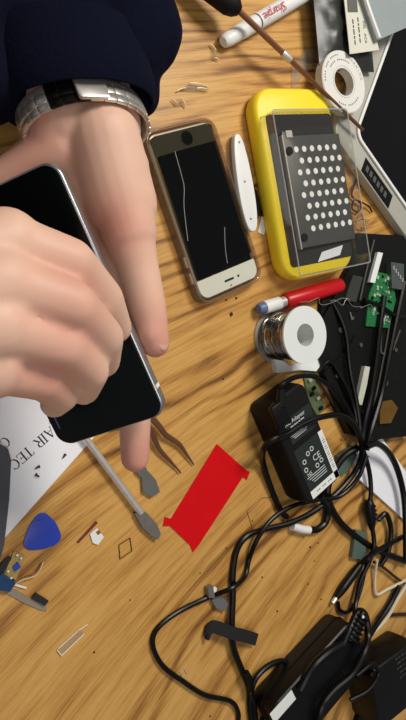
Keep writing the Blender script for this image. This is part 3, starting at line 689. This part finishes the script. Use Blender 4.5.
cable([(366, 447, .027), (378, 444, .022), (391, 456, .015), (400, 478, .012), (405, 508, .012), (406, 560, .014)], .0032, 'black cable arching over the top of the white card')
cable([(378, 520, .004), (386, 514, .006), (391, 530, .006), (388, 552, .005), (380, 566, .0036)], .0028, 'short black cable loop between cable boot and right edge')
cable([(384, 296, .014), (380, 325, .015), (376, 360, .015), (371, 395, .015), (364, 425, .016), (362, 448, .016)], .0031, 'left of two straight black cables lying on the laptop carcass')
cable([(404, 282, .014), (396, 320, .014), (388, 360, .014), (381, 395, .014), (371, 430, .018), (366, 450, .018)], .0034, 'right of two straight black cables lying on the laptop carcass')
cable([(332, 300, .008), (345, 330, .013), (350, 370, .014), (357, 405, .014), (361, 440, .015), (362, 470, .008)], .0025, 'black cable crossing the dark bracket beside the spool')
cable([(318, 372, .006), (330, 362, .01), (344, 382, .013), (354, 408, .013), (358, 436, .014)], .0022, 'thin black lead behind the brown rod')
cable([(364, 300, .0135), (380, 306, .0145), (394, 315, .0145), (404, 318, .013)], .0022, 'short dark lead crossing the green circuit board')
cable([(338, 602, .003), (340, 610, .003), (348, 612, .003), (356, 603, .003), (362, 585, .004), (366, 566, .006), (371, 552, .006)], .0018, 'thin hooked black lead beside the black barrel plug')
pg = thing('barrel_plug', 'black barrel plug lying on wood near hooked lead', 'plug', P(345, 585))
mesh('plug_body', tube([P(336, 598, .0045), P(343, 588, .0045), P(354, 573, .0045), P(360, 565, .005)], .0045, n=12, radii=[.003, .0046, .0046, .0034]), BLACK, pg)
mesh('cable_stub', tube([P(360, 565, .005), P(370, 556, .012), P(382, 548, .009), (P(404, 536, .006))], .0026, n=8), RUBBER, pg)
mesh('contact', tube([P(336, 598, .0045), P(332.5, 603, .0045)], .0022, n=10), STEEL, pg)
for (pl, lab) in (([(338, 456), (352, 446), (357, 455), (346, 474), (337, 474)], 'dull teal clip left of the white card'), ([(356, 530), (366, 532), (366, 560), (352, 558)], 'dull teal clip below the ribbed cable boot')):
    strip('teal_clip', pl, .0005, .005, mat('dull_teal_plastic', (84, 100, 92), .35) if 'dull_teal_plastic' not in bpy.data.materials else bpy.data.materials['dull_teal_plastic'], None, lab, 'clip')
OFFW = mat('offwhite_wire', (214, 200, 170), .5)
cable([(377, 560, .008), (375, 575, .004), (376, 594, .003), (388, 589, .004), (410, 578, .005)], .0016, 'cream wire bent in a V near the right edge', 'cream_wire', m=OFFW, cat='wire')
cable([(410, 580, .009), (398, 598, .008), (388, 616, .007), (376, 630, .006), (364, 640, .010)], .0019, 'cream wire slanting down to the big black adapter', 'cream_wire', m=OFFW, cat='wire')
cable([(378, 619, .003), (392, 615, .002), (410, 614, .002)], .0018, 'dark brown lead leaving by the right edge', m=mat('brown_lead', (46, 28, 20), .4))
cable([(374, 562, .006), (384, 568, .004), (394, 576, .004), (410, 588, .003)], .0016, 'thin brown lead behind the bent cream wire', m=bpy.data.materials['brown_lead'])
cable([(399, 586, .006), (390, 604, .006), (378, 622, .008), (366, 640, .014), (352, 656, .022)], .0030, 'black lead slanting into the top of the big adapter')
# velcro strap
vs_ = thing('velcro_strap', 'black hook and loop strap wrapped across the cables', 'strap', P(231, 633))
bm = bmesh.new(); pp = [P(206, 630, .0045), P(214, 627, .0075), P(232, 633, .0098), P(248, 637, .0075), P(257, 640, .0045)]
path = catmull(pp, 6); W_ = .0052
dq = (pp[-1]-pp[0]).normalized(); sd = Vector((-dq.y, dq.x, 0))
top = [[bm.verts.new(p+sd*s*W_+Vector((0, 0, dz))) for s, dz in ((-1, 0), (1, 0), (1, -.0016), (-1, -.0016))] for p in path]
for a_, b_ in zip(top, top[1:]):
    for i in range(4): j = (i+1) % 4; bm.faces.new((a_[i], a_[j], b_[j], b_[i]))
bm.faces.new(top[0]); bm.faces.new(top[-1][::-1])
mesh('band', bm, mat('black_velcro', (30, 28, 26), .85, var=.3, scale=900, bump=.5), vs_, smooth=False)
mesh('folded_end', box(0, 0, .0004, .0048, .0035, .0108, T(P(207, 632, .002), ang(pp[0], pp[-1]))), bpy.data.materials['black_velcro'], vs_, bevel=.0008)
# small connector above the strap
mc = thing('metal_connector', 'small grey metal connector just above the black strap', 'connector', P(220, 602))
mesh('shell', blade([(212, 600), (222, 596), (229, 604), (225, 611), (216, 608)], .0003, .004), mat('dull_metal', (150, 150, 150), .35, .7), mc, bevel=.0008)
mesh('tab', blade([(208, 588), (213, 586), (215, 598), (209, 598)], .0003, .006), DSTEEL, mc, bevel=.0005)
mesh('lever', blade([(214, 586), (217, 588), (216, 594), (213, 592)], .0003, .0045), WHITE, mc)

# ================================================================== big adapter and plug pack at the bottom right
b0, b1 = P(301, 704, .03), P(348, 650, .03)
big = thing('power_brick', 'large unlabelled black power brick at the bottom edge', 'adapter', ((b0+b1)/2).to_2d().to_3d(), ang(b0, b1)-R(90))
BM_ = parent_world(big)
mesh('housing', soft_brick(.056, .112, .030, BM_ @ T((.006, -.005, 0)), .010), BLACK, big)
mesh('seam', ring_prism(bmesh.new(), rrect(.0585, .1145, .0105, 5, .006, -.005), rrect(.054, .110, .009, 5, .006, -.005), .0146, .0156, BM_), BLACKM, big)
mesh('white_sticker', box(-.014, -.05, .0300, .0302, .011, .028, BM_), LW_, big)
for k in range(9): mesh('vent_rib', box(.016, .018-.0035*k, .0298, .0306, .012, .0015, BM_), BLACKM, big)
wpk = thing('plug_pack', 'blocky black plug pack with raised lettering, bottom right corner', 'plug', P(366, 674, .0).to_2d().to_3d(), R(12))
WM = parent_world(wpk)
mesh('housing', soft_brick(.070, .062, .034, WM @ T((.008, .0, 0)), .007), BLACK, wpk)
bms = []
for k in range(5): bms.append(ink_line([[1.2, .8, 1.6, 1], [1.8, 1.1, .7], [.8, 1.4, 1, 1.2], [1.6, 1.3], [1, .8, 1.7]][k], .0030, WM @ T((.018, .026-.0052*k, .0339)), .0004))
mesh('raised_lettering', merge(*bms), mat('embossed_black', (58, 56, 50), .5), wpk, smooth=False)
cable([(262, 728, .004), (270, 706, .005), (280, 686, .005), (291, 668, .006), (298, 656, .010)], .0036, 'black cable hugging the left side of the big brick')
cable([(250, 694, .008), (256, 678, .007), (268, 666, .006), (282, 661, .006), (292, 667, .008), (298, 676, .012)], .0026, 'thin black cable arching left of the big brick')
cable([(256, 728, .004), (254, 705, .0045), (251, 690, .0080), (250, 680, .010), (246, 672, .010)], .0026, 'black cable joining the bundle at the bottom edge')
cable([(318, 726, .034), (322, 706, .035), (334, 690, .0345), (352, 674, .036), (364, 652, .036), (368, 634, .030), (365, 615, .026), (358, 612, .026), (350, 628, .028), (342, 646, .033)], .0034, 'thick black cable folded over the big power brick')
cable([(350, 700, .034), (368, 690, .038), (378, 674, .0385), (372, 664, .038), (356, 676, .037)], .0022, 'thin black cable coil between brick and plug pack')
cable([(300, 690, .032), (312, 668, .0335), (326, 654, .034), (342, 644, .034)], .0040, 'thick black cable lying along the top of the big brick')
rb_ = thing('strain_relief', 'ribbed black strain relief with white dot above the brick', 'strain relief', P(355, 632))
mesh('stem', tube([P(364, 613, .030), P(358, 626, .0305), P(350, 642, .031)], .006, n=12, radii=[.0048, .0062, .007], flat=.7), BLACK, rb_)
for k in range(6): mesh('rib', lathe([(.004, 0), (.0068+.0002*k, 0), (.0068+.0002*k, .0012), (.004, .0012), (.004, 0)], 20, along(P(362-2.2*k, 617+4.4*k, .0305), P(340, 662, .031))), BLACKM, rb_)
mesh('white_dot', lathe([(.0001, 0), (.0016, 0), (.0012, .0008), (.0001, .001)], 16, T(P(363, 617, .0365))), WHITE, rb_)
for px, lab in ((362, 'left black prong of the plug standing by the bottom edge'), (382, 'pale clip standing at the bottom edge below the plug pack')):
    if px == 362: strip('plug_prong', [(px+1, 705), (px+7, 698), (px+2, 726), (px-6, 726)], .0005, .006, BLACK, None, lab, 'prong')
    else: strip('pale_clip', [(px-10, 709), (px-4, 706), (px+2, 712), (px, 730), (px-10, 730)], .0005, .005, mat('pale_green_plastic', (168, 172, 146), .5), None, lab, 'clip')

# ================================================================== little things on the wood at the lower left
mb_ = thing('tiny_circuit_module', 'tiny blue and gold circuit module at the left edge', 'circuit module', P(12, 572))
BR3 = mesh('board', blade([(4, 575), (14, 551), (25, 556), (16, 580)], .0004, .002), mat('gold_pcb', (176, 150, 88), .4, .3, var=.4, scale=500), mb_)
mesh('blue_socket', blade([(-4, 578), (3, 573), (16, 583), (10, 592), (-4, 590)], .0005, .0045), mat('navy_socket', (24, 58, 98), .4, var=.3, scale=500), mb_, bevel=.0004)
mesh('blue_button', blade([(13, 567), (18, 562), (21, 567), (15, 572)], .002, .0035), BLUE, mb_)
mesh('black_pad', blade([(-2, 570), (3, 561), (9, 556), (12, 558), (6, 568), (2, 575)], .002, .0035), INK, mb_)
for px, py in ((17, 555), (8, 571), (21, 558), (5, 581), (2, 587), (11, 578)): mesh('pad', box(0, 0, 0, .0008, .0014, .0014, T(P(px, py, .003), R(40))), WHITE, BR3)
mesh('lead', tube([P(14, 584, .003), P(24, 577, .003), P(33, 574, .002), (P(39, 567, .002)), P(42, 562, .002)], .0004, n=6), mat('brown_wire', (128, 72, 40), .4), mb_)
mesh('lead', tube([P(14, 585, .003), P(22, 580, .0035), P(35, 576, .003), P(41, 568, .003), P(43, 562, .002)], .0004, n=6), OFFW, mb_)
fc = thing('flex_cable', 'grey flex cable with black connector, below circuit module', 'flex cable', P(30, 602))
mesh('ribbon', blade([(4, 588), (16, 590), (30, 598), (46, 606), (47, 611), (40, 610), (24, 603), (6, 593)], .0003, .0009), mat('grey_ribbon', (140, 128, 112), .45), fc, smooth=False)
mesh('connector', blade([(32, 598), (36, 593), (49, 601), (45, 606)], .0009, .0028), INK, fc, bevel=.0003)
mesh('stiffener', blade([(12, 585), (16, 584), (27, 587), (26, 589)], .0009, .0014), WHITE, fc)
br = thing('antenna_flex', 'small white tab with brown strip below the paper edge', 'flex part', P(93, 533))
mesh('strip', blade([(77, 542), (79, 543), (98, 523), (96, 521)], .0003, .001), mat('rust_strip', (112, 52, 34), .5), br)
mesh('tab', blade([(90, 534), (97, 528), (104, 537), (98, 545), (93, 543)], .0004, .0012), WHITE, br)
mesh('gold_pad', blade([(96, 532), (99, 530), (101, 533), (98, 535)], .0012, .0015), mat('gold', (200, 150, 60), .3, .8), br)
def outline(pl, r, name, label, cat, m, closed=True):
    pts = [P(x, y, r+.0002) for x, y in pl]; bm = bmesh.new()
    if closed: pts.append(pts[0])
    for a_, b_ in zip(pts, pts[1:]): add_tube(bm, [a_, b_], r, n=6, sub=2)
    return tag(mesh(name, bm, m), label, cat)
outline([(119, 545), (130, 538), (132, 551), (120, 559)], .0004, 'wire_frame_gasket', 'thin dark square gasket on wood left of the spudger tip', 'gasket', mat('gasket_brown', (96, 66, 34), .4))
cf = thing('clear_strip', 'clear narrow plastic strip lying on wood at lower left', 'clear strip', P(73, 640))
M4 = mat('glint_plastic', (236, 222, 200), .2)
mesh('film', blade([(57, 650), (62, 655), (84, 634), (80, 629)], .0003, .0008), FILM, cf, smooth=False)
bm = bmesh.new()
for q in ([(57, 650), (62, 656)], [(62, 655), (84, 634)], [(58, 649), (80, 629)], [(78, 631), (88, 624)]):
    add_tube(bm, [P(x, y, .0011) for x, y in q], .00045, n=6, sub=2)
mesh('edge_glint', bm, M4, cf)  # shine along the strip's edges, modelled as pale tubes
outline([(247, 511), (262, 498), (279, 497)], .00022, 'hair_wire', 'hair thin wire bent on wood left of the thick cable', 'wire', mat('hair', (120, 84, 44), .4), False)
outline([(247, 511), (253, 530)], .00022, 'hair_wire', 'hair thin straight wire end touching the thick cable', 'wire', bpy.data.materials['hair'], False)
outline([(180, 672), (184, 669), (187, 674), (183, 679), (180, 672)], .0003, 'tiny_ring', 'tiny clear ring touching the thin curved cable', 'ring', STEEL)

# crumbs
crumb = None
random.seed(21)
for (px, py, s_) in [(262, 577, .0009), (252, 521, .0008), (308, 584, .0008), (314, 561, .0007), (321, 599, .0009), (277, 611, .001), (264, 666, .0012), (262, 684, .0022), (274, 682, .0016), (235, 660, .0007), (210, 716, .0009), (94, 652, .0009), (200, 573, .0007), (226, 548, .0008), (283, 520, .0007), (231, 314, .0018), (236, 298, .0012), (318, 543, .0009), (310, 547, .0011), (130, 600, .0007), (223, 379, .0009), (361, 228, .001), (352, 604, .001), (226, 300, .001), (341, 440, .001)]:
    if crumb is None:
        bm = bmesh.new(); bmesh.ops.create_icosphere(bm, subdivisions=2, radius=1)
        for v in bm.verts: v.co *= 1+.35*mnoise.noise(v.co*1.7)
        crumb = mesh('crumb', bm, mat('dark_grit', (52, 34, 20), .8), None, world=False); c_ = crumb
    else: c_ = crumb.copy(); C.objects.link(c_)
    c_.scale = (s_, s_*.8, s_*.6); c_.rotation_euler = (0, 0, random.uniform(0, 6)); c_.location = P(px, py, 0)+Vector((0, 0, s_*.4))
    tag(c_, 'tiny dark crumb of grit lying on the bare wood', 'crumb', 'crumbs of grit scattered on the wood')

# ================================================================== the phone held in the hands
HA, HB, HC = Vector((-.180, .102, .132)), Vector((-.116, -.029, .135)), Vector((-.158, -.051, .097))
ey = (HA-HB).normalized(); ex = (HB-HC).normalized(); nz = ex.cross(ey).normalized(); ex = ey.cross(nz).normalized()
HL, HW, HT = .149, .071, .0080
Q_ = Matrix.Rotation(R(-9), 3, ey); ex = Q_ @ ex; nz = Q_ @ nz
HO = HB - ex*HW/2 + ey*(HL/2-.002)
HM = Matrix((ex, ey, nz)).transposed().to_4x4(); HM.translation = HO
hp = thing('opened_phone', 'black faced phone with silver rim held in both hands', 'phone'); hp.matrix_world = HM
I4 = HM
mesh('metal_rim', add_prism(bmesh.new(), rrect(HW, HL, .0095, 8), -HT, -.0012, I4), mat('silver_aluminium', (176, 176, 176), .3, .85), hp, bevel=.0014, seg=3)
mesh('front_glass', add_prism(bmesh.new(), rrect(HW-.0022, HL-.0022, .0085, 8), -.0013, .0002, I4), mat('held_black_glass', (10, 12, 12), .16, spec=.3), hp, bevel=.0005)
mesh('rim_reflection', box(-.030, -.02, .00015, .0004, .0006, .085, I4), mat('violet_glint_edge', (92, 88, 140), .3), hp)  # violet reflection along the rim, coloured in as a thin strip
for s_ in (-1, 1): mesh('antenna_band', box(s_*(HW/2-.0002), -.0575, -HT+.001, -.0016, .0008, .0022, I4), WHITE, hp)
for y_ in (.03, .042): mesh('side_button', box(-HW/2-.0004, y_, -.0056, -.0026, .0012, .009, I4), STEEL, hp)
mesh('charging_port', add_prism(bmesh.new(), rrect(.009, .0026, .0012, 4), -.0004, .0006, I4 @ T((0, -HL/2, -.0045)) @ Matrix.Rotation(R(90), 4, 'X')), INK, hp)

# ================================================================== the person
def loc(a, b, c): return HM @ Vector((a, b, c))
def add_cap(bm, p0, r0, p1, r1, flat=None):
    """tapered round-ended rod; flat=(axis, factor) squashes it along an axis"""
    p0, p1 = Vector(p0), Vector(p1); d = p1-p0; L0 = d.length; q = d.to_track_quat('Z', 'Y').to_matrix().to_4x4()
    prof = [(max(r0*math.sin(a), 1e-6), -r0*math.cos(a)) for a in [math.pi/2*i/5 for i in range(6)]]
    prof += [(max(r1*math.cos(a), 1e-6), L0+r1*math.sin(a)) for a in [math.pi/2*i/5 for i in range(6)]]
    m = Matrix.Translation(p0) @ q
    if flat:
        ax, f = flat; ax = Vector(ax).normalized(); S = Matrix.Scale(f, 4, ax); m = Matrix.Translation(p0) @ S @ q
    add_lathe(bm, prof, 20, m)
def chain(bm, pts, rs):
    for (p, r_), (q, s_) in zip(zip(pts, rs), zip(pts[1:], rs[1:])): add_cap(bm, p, r_, q, s_)
def remesh(bm, vox, smooth_it, fac=.5):
    me = bpy.data.meshes.new('tmp'); bm.to_mesh(me); bm.free(); o = bpy.data.objects.new('tmp', me); C.objects.link(o)
    m = o.modifiers.new('r', 'REMESH'); m.mode = 'VOXEL'; m.voxel_size = vox
    s = o.modifiers.new('s', 'SMOOTH'); s.iterations = smooth_it; s.factor = fac
    dg = bpy.context.evaluated_depsgraph_get(); out = bpy.data.meshes.new_from_object(o.evaluated_get(dg))
    bpy.data.objects.remove(o); bpy.data.meshes.remove(me)
    b2 = bmesh.new(); b2.from_mesh(out); bpy.data.meshes.remove(out); return b2
body = bmesh.new()
# --- left hand, palm up under the phone
LWr = P(84, 112, .112)
wr_u, wr_m, wr_r = P(60, 122, .1055), P(83, 116, .1075), P(109, 122, .110)
elbL = Vector((-.215, .40, .062)); shL = Vector((-.60, .27, .36)); shR = Vector((-.60, -.24, .36)); elbR = Vector((-.44, -.30, .16))
mcp = {'i': loc(.022, -.012, -.025), 'm': loc(.000, -.004, -.028), 'r': loc(-.020, .004, -.028), 'p': loc(-.037, .016, -.026)}
for (k, wpt, r0, r1) in (('i', wr_r, .0185, .0115), ('m', wr_m, .0190, .0115), ('r', wr_m, .0185, .0112), ('p', wr_u, .0175, .0108)):
    add_cap(body, wpt, r0, mcp[k], r1)
add_cap(body, P(62, 146, .1035), .0165, P(6, 184, .083), .0135)                    # heel of the hand on the little finger side
add_cap(body, P(102, 138, .116), .0215, P(120, 205, .116), .0215)                # ball of the thumb
add_cap(body, P(112, 170, .116), .0215, P(128, 232, .121), .0165)
thL = [P(124, 222, .120), P(138, 270, .123), P(147, 308, .125), P(155, 343, .127)]
chain(body, thL, [.0165, .0122, .0112, .0085])
add_cap(body, thL[2], .0100, P(151, 334, .1275), .0086)
idx = [mcp['i'], loc(.015, -.050, -.023), loc(.007, -.076, -.021), loc(-.003, -.1005, -.018)]
chain(body, idx, [.0115, .0104, .0100, .0088])
for k, sh in (('m', -.004), ('r', .012), ('p', .028)):                              # fingers wrapping the near long edge
    b_ = mcp[k]; y_ = sh
    chain(body, [b_, loc(-.030, y_-.010, -.024), loc(-.0495, y_-.008, -.010), loc(-.041, y_-.006, .0095)], [.0115, .0095, .0086, .0072])
# --- left wrist and arm
ax = (elbL-wr_m).normalized(); side = (wr_r-wr_u).normalized()
for s_ in (-.6, 0, .6): add_cap(body, wr_m-ax*.006+side*s_*.018, .0180, wr_m+ax*.10+side*s_*.028, .027)
add_cap(body, wr_m+ax*.08, .033, elbL, .038)
chain(body, [elbL, shL, (shL+shR)/2, shR, elbR], [.038, .045, .07, .045, .038])
# --- right hand, fist working over the phone
wrR = P(-120, 322, .195)
RM = {'i': P(6, 243, .196), 'm': P(0, 283, .203), 'r': P(-6, 325, .203), 'p': P(-12, 365, .195)}
RW = {'i': P(-100, 285, .196), 'm': P(-105, 305, .20), 'r': P(-108, 330, .2), 'p': P(-110, 352, .193)}
for k in RM: add_cap(body, RW[k], .016, RM[k], .0140)
add_cap(body, P(-70, 300, .185), .02, P(-10, 300, .185), .018); add_cap(body, P(-70, 345, .185), .018, P(-10, 345, .185), .016)
chain(body, [RM['i'], P(70, 262, .199), P(104, 298, .180), P(117, 328, .162)], [.0122, .0100, .0088, .0074])
chain(body, [RM['m'], P(72, 305, .206), P(104, 337, .187), P(104, 362, .166)], [.0122, .0100, .0088, .0076])
chain(body, [RM['r'], P(62, 346, .201), P(90, 371, .184), P(84, 390, .165)], [.0118, .0096, .0085, .0072])
chain(body, [RM['p'], P(42, 380, .190), P(62, 395, .175), P(54, 404, .160)], [.0108, .0086, .0076, .0066])
chain(body, [P(-60, 262, .178), P(10, 258, .168), P(66, 292, .163), P(104, 326, .158)], [.018, .0130, .0105, .0078])
for s_ in (-1, 0, 1): add_cap(body, wrR+Vector((0, s_*.016, 0)), .019, Vector((-.33, -.13+s_*.02, .19)), .026)
add_cap(body, Vector((-.33, -.13, .19)), .034, elbR, .038)
body = remesh(body, .0016, 5)
# skin blush near the fingertips and knuckles (the skin's own redness)
tips = [(thL[3], .024), (idx[3], .026), (P(110, 228, .13), .02), (P(20, 150, .12), .03), (P(60, 300, .2), .018), (P(40, 365, .19), .02)]
person = thing('person', 'person in navy sweater and steel watch working on the held phone', 'person', (LWr.x, LWr.y, .1))
lay = body.verts.layers.float.new('blush')
for v in body.verts:
    v[lay] = min(1, sum(math.exp(-((v.co-t).length/r_)**2) for t, r_ in tips))
SKIN = mat('skin', (222, 182, 158), .5, var=.07, scale=45, bump=.25, sss=.12, spec=.35)
nt = SKIN.node_tree; b = nt.nodes['Principled BSDF']; src = b.inputs['Base Color'].links[0].from_socket
at = nt.nodes.new('ShaderNodeAttribute'); at.attribute_name = 'blush'
mx = nt.nodes.new('ShaderNodeMix'); mx.data_type = 'RGBA'; mx.inputs['B'].default_value = lin((200, 118, 104))
ml_ = nt.nodes.new('ShaderNodeMath'); ml_.operation = 'MULTIPLY'; ml_.inputs[1].default_value = .65
nt.links.new(at.outputs['Fac'], ml_.inputs[0]); nt.links.new(ml_.outputs[0], mx.inputs['Factor']); nt.links.new(src, mx.inputs['A']); nt.links.new(mx.outputs['Result'], b.inputs['Base Color'])
def nail(p, d, up, w_, l_):
    d = Vector(d).normalized(); up = Vector(up); up = (up-d*up.dot(d)).normalized(); sd_ = d.cross(up)
    m = Matrix((sd_, d, up)).transposed().to_4x4(); m.translation = Vector(p)
    k = bmesh.ops.create_uvsphere(body, u_segments=16, v_segments=10, radius=1)['verts']
    bmesh.ops.transform(body, matrix=m @ Matrix.Diagonal((w_, l_, .0016, 1)), verts=k)
    for f in {f for v in k for f in v.link_faces}: f.material_index = 1
td = thL[3]-thL[2]; nail(thL[3]+Vector((.2, .0, 1)).normalized()*.0064-td.normalized()*.001, td, (.2, 0, 1), .0045, .0058)
ob = mesh('body', body, [SKIN, mat('fingernail', (216, 158, 142), .35)], person)

# --- navy sweater: left sleeve, shoulders, right sleeve
sw = bmesh.new()
cuffL = wr_m+ax*.008
for s_ in (-1, -.35, .35, 1):
    add_cap(sw, cuffL+ax*.026+side*s_*.024, .0235, cuffL+ax*.10+side*s_*.024, .032)
add_cap(sw, cuffL+ax*.004+side*.040-Vector((0, 0, .006)), .012, cuffL+ax*.05+side*.044, .020)
for s_ in (-1, 0, 1): add_cap(sw, cuffL+ax*.04+side*(s_*.028+.008), .031, elbL+side*s_*.01, .052)
add_cap(sw, cuffL+ax*.016-side*.048, .026, elbL-side*.04, .055)
add_cap(sw, cuffL+ax*.045+side*.050, .026, elbL+side*.03, .045)
chain(sw, [elbL, shL, (shL+shR)/2, shR, elbR, Vector((-.35, -.16, .185))], [.056, .07, .11, .07, .056, .040])
add_cap(sw, Vector((-.64, .12, .30)), .13, Vector((-.66, .10, -.25)), .14); add_cap(sw, Vector((-.64, -.12, .30)), .13, Vector((-.66, -.10, -.25)), .14)
sw = remesh(sw, .0032, 5)
for v in sw.verts:
    p = v.co; q = p*14; n_ = mnoise.noise(Vector((q.x*.6, q.y*1.6, q.z)))
    v.co += v.normal*(.0045*n_+.0018*mnoise.noise(p*45)) if v.normal.length else Vector()
sw.normal_update()
mesh('sweater', sw, NAVY, person)
# cuff rib
TLT = Matrix.Rotation(R(-14), 3, side); axw = TLT @ ax
if (TLT @ ax).z > ax.z: axw = Matrix.Rotation(R(14), 3, side) @ ax
cp = []
def wrist_ring(c, ru, rv, n=48):
    up_ = side.cross(ax).normalized()
    return [c+side*(ru*math.cos(2*math.pi*i/n))+up_*(rv*math.sin(2*math.pi*i/n)) for i in range(n)], up_
ringp, UPW = wrist_ring(cuffL+ax*.006, .0435, .031)
bm = bmesh.new(); prev = None; first = None
prof = [(.0, .0425, .0335), (.004, .0455, .0355), (.012, .0465, .0365), (.024, .0465, .037), (.040, .045, .036), (.040, .042, .032), (.0, .0415, .0320), (.0, .0425, .0335)]
rings = []
for (t, ru, rv) in prof:
    r_, _ = wrist_ring(cuffL-ax*.004+ax*t, ru, rv, 56)
    rings.append([bm.verts.new(p) for p in r_])
for a_, b_ in zip(rings, rings[1:]):
    for i in range(56): j = (i+1) % 56; bm.faces.new((a_[i], a_[j], b_[j], b_[i]))
mesh('cuff', bm, NAVY, person)

# --- wrist watch: steel bracelet of many links
wt = thing('wrist_watch', 'steel link bracelet watch worn on the left wrist', 'watch', wr_m+ax*.012)
WS = mat('polished_steel', (226, 220, 212), .28, .8, var=.12, scale=300); WD = mat('dark_link', (40, 38, 36), .25, .8)
NL = 30; wc_ = wr_m-ax*.005-side*.0005; ru, rv = .0352, .0272; UPW = side.cross(axw).normalized(); UPW = UPW if UPW.z > 0 else -UPW; ax = axw
for i in range(NL):
    a_ = 2*math.pi*(i+.5)/NL; c = wc_+side*(ru*math.cos(a_))+UPW*(rv*math.sin(a_))
    tn = (-side*(ru*math.sin(a_))+UPW*(rv*math.cos(a_))).normalized(); out_ = tn.cross(ax).normalized()
    if out_.dot(c-wc_) < 0: out_ = -out_
    m = Matrix((tn, ax, out_)).transposed().to_4x4(); m.translation = c
    if math.sin(a_) < -.80: continue
    seglen = 2*math.pi/NL*math.hypot(ru*math.sin(a_), rv*math.cos(a_))
    bm = bmesh.new(); add_box(bm, 0, 0, -.0012, .0016, seglen*.97, .0058, m); add_box(bm, 0, .0052, -.0012, .0012, seglen*.97, .0042, m); add_box(bm, 0, -.0052, -.0012, .0012, seglen*.97, .0042, m)
    dark = 1.75 < a_ < 2.35
    mesh('bracelet_link', bm, WD if dark else WS, wt, bevel=.0004)
m = Matrix((side, ax, UPW)).transposed().to_4x4(); m.translation = wc_+UPW*(rv)
mesh('clasp', add_prism(bmesh.new(), rrect(.017, .0155, .002, 3), .0004, .0028, m @ T((-.002, 0, 0))), WS, wt, bevel=.0006)
m2 = Matrix((side, -ax, -UPW)).transposed().to_4x4(); m2.translation = wc_-UPW*(rv+.004)+ax*.004
mesh('watch_case', lathe([(.0001, 0), (.019, 0), (.020, .002), (.020, .007), (.017, .0095), (.0001, .0095)], 40, m2), WS, wt)
mesh('dial', lathe([(.0001, .0095), (.0165, .0095), (.0165, .0099), (.0001, .0099)], 40, m2), GLASSB, wt)
